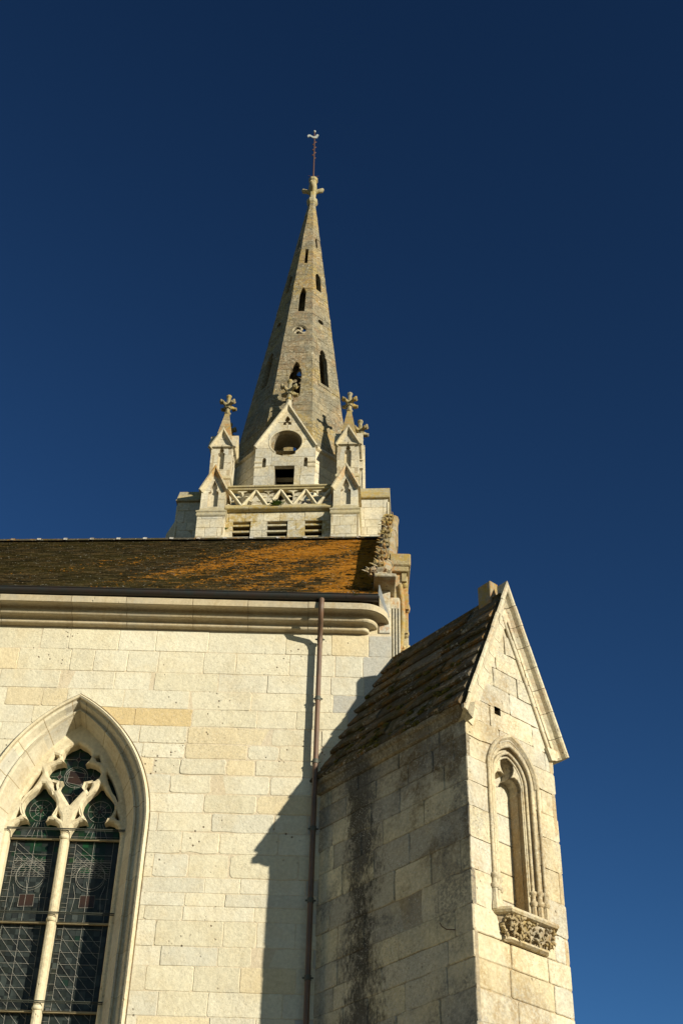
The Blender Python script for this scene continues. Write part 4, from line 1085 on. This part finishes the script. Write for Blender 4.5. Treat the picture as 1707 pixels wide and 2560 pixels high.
for sgn, nm in ((-1, 'l'), (1, 'r')):
    cu = UCN+sgn*1.885; x0, x1 = cu-.39, cu+.39
    ps_ = MB(); V0 = -.25
    # shaft
    rows = [20+.31*i for i in range(19)]; rows = [r for r in rows if r < 25.6]+[25.66]
    ashlar(ps_, FRONT(V0), [(x0, 20), (x1, 20), (x1, 25.66), (x0, 25.66)], [], rows, (.28, .5), rt, tint_pale, joint=.008, dep=.008, bev=.006, jit=.002, rad=.01, mortar=(.36, .30, .2), thick=.1)
    for xx, U in ((x1, (0, 1, 0)), (x0, (0, -1, 0))):
        fr = Fr((xx, V0 if U[1] > 0 else .9, 0), U, (0, 0, 1))
        ashlar(ps_, fr, [(0, 20), (1.15, 20), (1.15, 25.66), (0, 25.66)], [], rows, (.28, .5), rt, tint_pale, joint=.008, dep=.008, bev=.006, jit=.002, rad=.01, mortar=(.36, .30, .2), thick=.05)
    ps_.box((x0+.03, V0+.1, 0), (x1-.03, .9, 25.66))
    # set-off
    so_ = [(-.03, 25.66), (-.0, 25.665), (.03, 25.70), (.035, 25.74), (.02, 25.765), (.02, 25.80), (.045, 25.83), (.045, 25.86), (-.03, 25.93), (-.05, 26.03)]
    ps_.loft([[Vector((cu+sx*(.39+d), V0+(-d if sy < 0 else .9), q)) for sx, sy in ((-1, -1), (1, -1), (1, 1), (-1, 1))] for d, q in so_], True, True, (.44, .38, .23))
    # gabled stage
    g0, g1 = cu-.345, cu+.345; VG = V0+.05
    nh = small_niche(cu, .145, 26.06, 26.60, 27.04)
    ashlar(ps_, FRONT(VG), [(g0, 26.0), (g1, 26.0), (g1, 26.68), (cu, 27.5), (g0, 26.68)], [nh], [26.0, 26.33, 26.66, 27.0, 27.5], (.3, .5), rt, tint_pale, joint=.007, dep=.007, bev=.005, jit=.002, rad=.008, mortar=(.4, .33, .22), thick=.095)
    ps_.box((cu-.19, VG+.105, 26.03), (cu+.19, VG+.16, 27.08), (.62, .56, .42))
    ps_.loft([[Vector((p, y, q)) for p, q in ((g0, 26.0), (g1, 26.0), (g1, 26.68), (cu, 27.48), (g0, 26.68))] for y in (VG+.16, .8)], True, True, (.55, .49, .35))
    for xx, sx in ((g0, -1), (g1, 1)):
        ps_.box((min(xx, xx-sx*.02), VG+.01, 26.0), (max(xx, xx-sx*.02), .8, 26.68))
    po = ps_.build('corner_pier', M['tower'], tow)
    gm_ = MB((.6, .54, .38)); gable_front(gm_, Fr((0, VG, 0), (1, 0, 0), (0, 0, 1)), g0, g1, 26.70, 27.57, .075, .95, (.50, .44, .30), .10, .11)
    gm_.build('gable_coping', M['tower_cap'], po)
    # upper pinnacle
    pn = MB(); VU = .40; half = .315; cv = VU+half
    FRS = [Fr((cu, cv-half, 0), (1, 0, 0), (0, 0, 1)), Fr((cu+half, cv, 0), (0, 1, 0), (0, 0, 1)), Fr((cu, cv+half, 0), (-1, 0, 0), (0, 0, 1)), Fr((cu-half, cv, 0), (0, -1, 0), (0, 0, 1))]
    for fr in FRS:
        nh = small_niche(0, .10, 27.980, 28.610, 28.990)
        ashlar(pn, fr, [(-half, 26.5), (half, 26.5), (half, 28.870), (0, 29.550), (-half, 28.870)], [nh], [26.5, 26.83, 27.290, 27.610, 27.950, 28.250, 28.560, 28.870, 29.180, 29.530], (.25, .45), rt, tint_pale, joint=.007, dep=.007, bev=.005, jit=.002, rad=.008, mortar=(.4, .33, .22), thick=.10)
        pn.box((-.13, 27.930, -.15), (.13, 29.030, -.125), (.62, .55, .4), fr)
        gable_front(pn, fr, -half, half, 28.890, 29.600, .07, half+.02, (.50, .44, .30), .09, .10)
    pn.box((cu-half+.11, cv-half+.11, 26.4), (cu+half-.11, cv+half-.11, 28.830))
    pn.loft([[Vector((cu+sx*(half+d), cv+sy*(half+d), q)) for sx, sy in ((-1, -1), (1, -1), (1, 1), (-1, 1))] for d, q in ((-.02, 27.550), (.035, 27.600), (.04, 27.660), (.0, 27.730), (-.02, 27.750))], True, True, (.5, .44, .28))
    pno = pn.build('pinnacle', M['tower_cap' if False else 'tower'], tow)
    sp_ = MB((.40, .33, .19))
    zs_ = [28.830, 29.130, 29.480, 29.830, 30.180, 30.490]
    for q0, q1 in zip(zs_[:-1], zs_[1:]):
        hw = lambda q: .315-.255*(q-28.830)/1.66
        sp_.loft([[Vector((cu+sx*hw(q), cv+sy*hw(q), q)) for sx, sy in ((-1, -1), (1, -1), (1, 1), (-1, 1))] for q in (q0+.004, q1-.004)], True, True, vary(rt, (.32, .25, .13), .82, 1.12))
    sp_.build('spirelet', M['tower_cap'], pno)
    fm = MB(); finial(fm, (cu, cv, 30.510), .78); fm.build('finial', M['finial'], pno)
    # set-back corner buttress
    cb = MB(); VB = .62
    a, b = (UCN-3.06, UCN-2.25) if sgn < 0 else (UCN+2.25, UCN+3.06)
    rows = [20+.28*i for i in range(23)]+[26.6, 26.92]; rows = sorted(set(round(r, 3) for r in rows if r < 26.3 or r > 26.55))
    ashlar(cb, FRONT(VB), [(a, 20), (b, 20), (b, 26.92), (a, 26.92)], [], rows, (.3, .6), rt, tint_pale, joint=.008, dep=.008, bev=.006, jit=.002, rad=.01, mortar=(.36, .30, .2), thick=.2)
    cb.box((a+.02, VB+.2, 0), (b-.02, 2.1, 26.91))
    for xx, U in ((b, (0, 1, 0)), (a, (0, -1, 0))):
        fr = Fr((xx, VB if U[1] > 0 else VB+1.6, 0), U, (0, 0, 1))
        ashlar(cb, fr, [(0, 20), (1.6, 20), (1.6, 26.92), (0, 26.92)], [], rows, (.3, .6), rt, tint_pale, joint=.008, dep=.008, bev=.006, jit=.002, rad=.01, mortar=(.36, .30, .2), thick=.05)
    # outer corner roll
    ox = a if sgn < 0 else b
    cb.tube([(ox-.0, VB+.005, 20), (ox, VB+.005, 26.78)], .03, 8, (.62, .56, .41))
    # lower stage with weathered offset
    wx0, wx1 = (a-.24, a+.01) if sgn < 0 else (b-.01, b+.24)
    cb.loft([[Vector((p, y, q)) for p, q in (((wx0, 0), (wx0, 25.75), (a, 26.3), (a, 0)) if sgn < 0 else ((b, 0), (b, 26.3), (wx1, 25.75), (wx1, 0)))] for y in (VB+.02, 1.7)], True, True, (.55, .49, .35))
    cbo = cb.build('corner_buttress', M['tower'], tow)
    cp = MB((.34, .29, .155))
    pr = [(-.075, 26.92), (-.085, 26.96), (-.06, 26.99), (-.03, 27.01), (.0, 27.04), (.31, 27.58), (1.5, 27.58), (1.5, 26.92)]
    cp.loft([[Vector((xx, VB+p, q)) for p, q in pr] for xx in (a-.05, b+.05)], True, True)
    cp.build('weathered_cap', M['string'], cbo)

# --- drum and spire
CU, CV = UCN+.02, 2.6; LEAN = .011
dr = MB()
APD = 1.95; zD0, zD1 = 26.0, 28.95
for k in range(8):
    if k % 2 == 0: continue
    a = R(-90+45*k); n_ = Vector((math.cos(a), math.sin(a), 0)); t_ = Vector((-n_.y, n_.x, 0)); hs_ = APD*math.tan(R(22.5))
    O = Vector((CU, CV, 0))+n_*APD
    fr = Fr(O, t_, (0, 0, 1), n_)
    hl = [[(-.5, 26.05), (.5, 26.05), (.5, 28.94), (-.5, 28.94)]] if k % 2 == 0 else []
    ashlar(dr, fr, [(-hs_, zD0), (hs_, zD0), (hs_, zD1), (-hs_, zD1)], hl, [26, 26.35, 26.7, 27.05, 27.4, 27.75, 28.1, 28.45, 28.95], (.45, .8), rt, tint_pale, joint=.010, dep=.010, bev=.008, jit=.003, rad=.012, mortar=(.36, .3, .2), thick=.3)
    dr.loft([[O+t_*(sx*(hs_+d*.41))+n_*d+Vector((0, 0, q)) for d, q in ((-.3, 28.95), (.0, 28.95), (.05, 28.99), (.055, 29.04), (-.02, 29.10), (-.14, 29.32), (-.3, 29.32))] for sx in (-1, 1)], True, True, (.5, .45, .33))
dr.build('spire_drum', M['lucarne'], tow)
Z0, ZT = 29.0, 42.98; AP0 = 1.83; KS = (AP0-.13)/(ZT-Z0)
def lancet(h, z0, zs, za, cx=0): return arch(cx, h, zs, za, z0, 8)
SA = [[(-.06, 38.99), (.06, 38.99), (.06, 39.87), (-.06, 39.87)], lancet(.122, 36.10, 37.15, 37.5), arc(.02, 35.06, .25, 0, 360, 24)[:-1], small_niche(.02, .21, 31.6, 32.85, 33.35)]
SB = [[(-.06, 40.1), (.02, 40.1), (.02, 40.66), (-.06, 40.66)], lancet(.115, 37.5, 38.25, 38.52, -.05), arc(-.05, 35.76, .115, 0, 360, 16)[:-1], small_niche(-.06, .18, 32.48, 33.85, 34.27)]
SA[3] = [(.02+x, q) for x, q in [(-.21, 31.6), (-.21, 32.75), (-.17, 32.95), (-.11, 33.0), (-.14, 33.1), (-.10, 33.23), (0, 33.36), (.10, 33.23), (.14, 33.1), (.11, 33.0), (.17, 32.95), (.21, 32.75), (.21, 31.6)]]
SB[3] = [(-.06+x, q) for x, q in [(-.175, 32.48), (-.175, 33.75), (-.15, 33.92), (-.10, 33.95), (-.125, 34.05), (-.08, 34.18), (0, 34.28), (.08, 34.18), (.125, 34.05), (.10, 33.95), (.15, 33.92), (.175, 33.75), (.175, 32.48)]]
SA.append([(-.42, 29.002), (.42, 29.002), (.42, 29.55), (.3, 29.8), (0, 29.95), (-.3, 29.8), (-.42, 29.55)])
spr = MB()
trow = [29.0]
while trow[-1] < ZT-.3: trow.append(trow[-1]+rt.uniform(.27, .33))
trow[-1] = ZT
for k in range(8):
    a = R(-90+45*k); n_ = Vector((math.cos(a), math.sin(a), 0)); t_ = Vector((-n_.y, n_.x, 0))
    vdir = Vector((LEAN, 0, 1))-n_*KS
    fr = Fr(Vector((CU, CV, 0))+n_*AP0-Vector((0, 0, 0)), t_, vdir, n_)
    base = fr.O - vdir*Z0 + Vector((0, 0, Z0)); fr.O = base
    tg = math.tan(R(22.5)); h0, h1 = AP0*tg, .13*tg
    H = SA if k % 2 == 0 else SB
    ashlar(spr, fr, [(-h0, Z0), (h0, Z0), (h1, ZT), (-h1, ZT)], H, trow, (.38, .75), rt, tint_grey, joint=.009, dep=.008, bev=.008, jit=.004, rad=.012, mortar=(.26, .23, .16), thick=.17, tilt=.01, lift=.004)
    if k % 2 == 0:      # flowing tracery in the round openings
        tq = MB((.55, .50, .38))
        ring = arc(.02, 35.06, .25, 0, 360, 24)[:-1]
        sweep(spr, ring, [(-.005, -.12), (-.005, -.02), (.02, -.012), (.03, -.05), (.03, -.12)], fr, (.5, .46, .34), True)
        for q in range(3):
            b0 = R(120*q+20)
            pts = []
            for i in range(7):
                f = i/6; rr_ = .235*f; th_ = b0+f*1.5
                pts.append(fr(.02+rr_*math.cos(th_), 35.06+rr_*math.sin(th_), -.07))
            spr.tube(pts, [.03, .045, .05, .045, .04, .035, .03], 7, (.55, .50, .38))
spo = spr.build('spire', M['spire'], tow)
# beam-like stair newel visible through the round opening
nw = MB((.55, .49, .35)); nw.bbox((CU+.16, 1.75, 27.2), (CU+.42, 2.0, 30.35), .01); nw.build('inner_post', M['lucarne'], tow)

# --- lucarnes on the four cardinal faces of the drum
def lucarne(rz, front):
    ca, sa = math.cos(rz), math.sin(rz)
    c = Vector((CU-.02, CV, 0)); n_ = Vector((sa, -ca, 0)); t_ = Vector((ca, sa, 0))
    O = c+n_*(2.0 if front else 2.2)
    fr = Fr(O, t_, (0, 0, 1), n_)
    m = MB(); hw = .90
    circ_ = arc(0, 29.19, .48, -52, 232, 30)
    hole = circ_+[(-.30, 28.72), (-.1, 28.65), (.1, 28.65), (.30, 28.72)]
    sq = [(-.30, 26.9), (.30, 26.9), (.30, 28.25), (-.30, 28.25)]
    nots = [[(sx*.62-.06, 28.2), (sx*.62+.06, 28.2), (sx*.62+.06, 28.52), (sx*.62+.03, 28.57), (sx*.62-.03, 28.57), (sx*.62-.06, 28.52)] for sx in (-1, 1)]
    tre = [(-.14, 29.90), (-.02, 29.90), (-.035, 29.96), (0, 29.99), (.035, 29.96), (.02, 29.90), (.14, 29.90), (.12, 30.0), (.07, 30.03), (.03, 30.02), (.085, 30.09), (.085, 30.15), (.04, 30.22), (0, 30.27), (-.04, 30.22), (-.085, 30.15), (-.085, 30.09), (-.03, 30.02), (-.07, 30.03), (-.12, 30.0)]
    outer = [(-hw, 26.1), (hw, 26.1), (hw, 29.0), (0, 30.62), (-hw, 29.0)]
    ashlar(m, fr, outer, [hole, sq, *nots, tre], [26.1, 26.5, 26.83, 27.16, 27.5, 27.86, 28.25, 28.6, 28.95, 29.3, 29.65, 30.0, 30.3, 30.62], (.4, .7), rt, tint_pale, joint=.009, dep=.009, bev=.006, jit=.002, rad=.01, mortar=(.38, .32, .22), thick=.12)
    # deep ring and reveals
    for hh, dep_ in ((hole, .75), (sq, .55)):
        hh = ccw(hh)
        for i in range(len(hh)):
            p, q = hh[i], hh[(i+1) % len(hh)]
            m.add([fr(p[0], p[1], -.13), fr(q[0], q[1], -.13), fr(q[0], q[1], -dep_), fr(p[0], p[1], -dep_)], [(0, 1, 2, 3)], (.56, .5, .37))
    plate(m, fr, [(-hw+.02, 26.1), (hw-.02, 26.1), (hw-.02, 28.95), (0, 30.5), (-hw+.02, 28.95)], [hole, sq], -.75, -.13-.02, (.55, .49, .36), True)
    m.add([fr(-.15, 29.85, -.11), fr(.15, 29.85, -.11), fr(.12, 30.3, -.11), fr(-.12, 30.3, -.11)], [(0, 1, 2, 3)], (.12, .07, .045))
    # roof back into the spire and cheeks
    for sx in (-1, 1):
        m.add([fr(sx*hw, 28.97, -.1), fr(0, 30.6, -.1), fr(0, 30.6, -1.1), fr(sx*hw, 28.97, -1.1)], [(0, 1, 2, 3)], (.45, .42, .33))
        m.add([fr(sx*hw*.998, 26.1, -.05), fr(sx*hw*.998, 28.97, -.05), fr(sx*hw*.998, 28.97, -.6), fr(sx*hw*.998, 26.1, -.6)], [(0, 1, 2, 3)], (.5, .45, .34))
        # string mouldings beside the notches
        for q in (28.18, 28.36):
            m.loft([[fr(x, q+dz, d) for d, dz in ((-.02, .08), (.012, .07), (.03, .035), (.012, .0), (-.02, -.01))] for x in (sorted((sx*.68, sx*(hw+.012))))], True, True, (.58, .52, .38))
    # ring roll round the circle
    sweep(m, circ_, [(-.0, -.02), (-.0, .006), (-.025, .012), (-.05, .004), (-.05, -.02)], fr, (.6, .54, .4))
    o = m.build('lucarne', M['lucarne'], tow)
    gcm = MB((.56, .50, .36)); gable_front(gcm, fr, -hw, hw, 29.06, 30.80, .06, .5, (.56, .5, .36), .10, .07)
    gcm.build('gable_coping', M['lucarne'], o)
    f = MB(); cc = fr(0, 30.72, -.08); f.lathe(cc, [(.1, 0), (.09, .2), (.075, .3)], 8, (.5, .45, .32)); finial(f, cc+Vector((0, 0, .3)), .85, R(45)); f.build('finial', M['finial'], o)
for k in range(4): lucarne(R(90*k), k % 2 == 0)

# --- spire top
ft = MB(); cT = Vector((CU+LEAN*(ZT-Z0), CV, ZT-.02))
ft.lathe(cT, [(.13, -.02), (.16, .05), (.20, .10), (.22, .20), (.20, .30), (.13, .34), (.125, .5), (.15, .8), (.17, .95), (.16, 1.15), (.13, 1.3), (.14, 1.42), (.18, 1.46), (.18, 1.58), (.1, 1.62)], 8, (.34, .29, .15), False, R(22.5))
for k in range(4):
    a = R(90*k); d = Vector((math.cos(a), math.sin(a), 0))
    ft.tube([cT+d*.08+Vector((0, 0, .78)), cT+d*.22+Vector((0, 0, .86)), cT+d*.33+Vector((0, 0, .88)), cT+d*.38+Vector((0, 0, .97))], [.1, .085, .10, .06], 8, (.34, .29, .15))
ft.tube([cT+Vector((-.03, -.14, 1.0)), cT+Vector((-.05, -.22, 1.12)), cT+Vector((-.05, -.2, 1.25))], [.07, .075, .04], 8, (.34, .29, .15))
ft.build('spire_finial', M['finial'], tow)

# ================================================================== WEATHERVANE
tw = Matrix.Translation(TO) @ Matrix.Rotation(-PS, 4, 'Z')
base = tw @ (cT+Vector((0, 0, 1.6)))
wv = thing('weathervane', 'rusty iron rod with a pale metal cockerel vane on the tip of the spire', 'weathervane', base)
rd = MB((.15, .06, .03)); rd.tube([(0, 0, -.1), (-.02, 0, 1.4), (-.05, 0, 3.05)], [.03, .025, .02], 8)
rd.build('rod', M['rust'], wv)
for sg in (-1, 1):
    b = MB((.12, .05, .03)); b.tube([(0, 0, .02), (sg*.05, 0, .12), (sg*.13, 0, .2), (sg*.22, 0, .22)], [.012, .012, .01, .006], 6); b.build('curl', M['rust'], wv)
zg = MB((.13, .06, .04))
for i in range(7):
    zz = 1.35+.17*i; sg = -1 if i % 2 else 1
    zg.tube([(-.03, 0, zz-.06), (-.03+sg*.065, 0, zz), (-.03, 0, zz+.07)], [.014, .022, .014], 6)
zg.build('twisted_ornament', M['rust'], wv)
ck = MB((.6, .6, .55))
P = [(-.30, 2.66), (-.33, 2.76), (-.29, 2.84), (-.2, 2.85), (-.13, 2.78), (-.06, 2.72), (.02, 2.72), (.07, 2.78), (.09, 2.86), (.13, 2.89), (.17, 2.86), (.2, 2.82), (.16, 2.78), (.15, 2.68), (.08, 2.60), (-.03, 2.58), (-.11, 2.64), (-.17, 2.70), (-.24, 2.70)]
ck.prism([Vector((x*.85-.045, 0, 2.74+(q-2.74)*.85)) for x, q in P], (0, -.02, 0), (0, .02, 0))
ck.build('cockerel', M['vane'], wv)
kn = MB((.6, .6, .55)); kn.lathe((-.05, 0, 3.06), [(.0, -.06), (.04, -.04), (.055, 0), (.04, .04), (0, .06)], 8, None, True); kn.build('tip_ball', M['vane'], wv)

# ================================================================== PLANTS
def tuft(name, label, pos, size, n, seed, out):
    r = random.Random(seed); m = MB((.08, .12, .03)); o_ = Vector(out)
    for i in range(n):
        a = r.uniform(0, 6.28); d = (Vector((math.cos(a), math.sin(a)*.7, r.uniform(-.3, .8)))+o_).normalized(); L_ = size*r.uniform(.5, 1)
        sd = d.cross(Vector((0, 0, 1)))
        if sd.length < .1: sd = Vector((1, 0, 0))
        sd.normalize()
        p0 = Vector((r.gauss(0, size*.35), 0, r.gauss(0, size*.08)))
        for k in range(5):
            f = .25+.18*k; c = p0+d*L_*f+Vector((0, 0, -.35*L_*f*f)); wv_ = size*.16*(1-f*.6)
            for sg in (-1, 1):
                m.add([c, c+sd*sg*wv_+d*wv_*.6, c+sd*sg*wv_*1.4+d*wv_*1.4, c+d*wv_*.9], [(0, 1, 2, 3)])
    m.lathe((0, 0, -size*.1), [(size*.1, -size*.12), (size*.45, 0), (size*.3, size*.15), (0, size*.2)], 9)
    o = m.build(name, M['leaf'], None, pos); o['label'] = label; o['category'] = 'plant'; return o
tuft('fern_tuft', 'green fern tuft growing below the openwork parapet of the tower', tw @ Vector((-.30, -.10, 26.20)), .19, 60, 1, (0, -.6, .2))
tuft('wall_plant', 'tiny green plant rooted in the joint beside the left louvre of the tower', tw @ Vector((-1.70, -.02, 25.40)), .08, 22, 2, (0, -.6, .1))
tuft('gutter_weed', 'small yellow green weed sprouting from the gutter near its end', Vector((.19, -.315, 9.99)), .055, 26, 3, (0, -.3, .3))
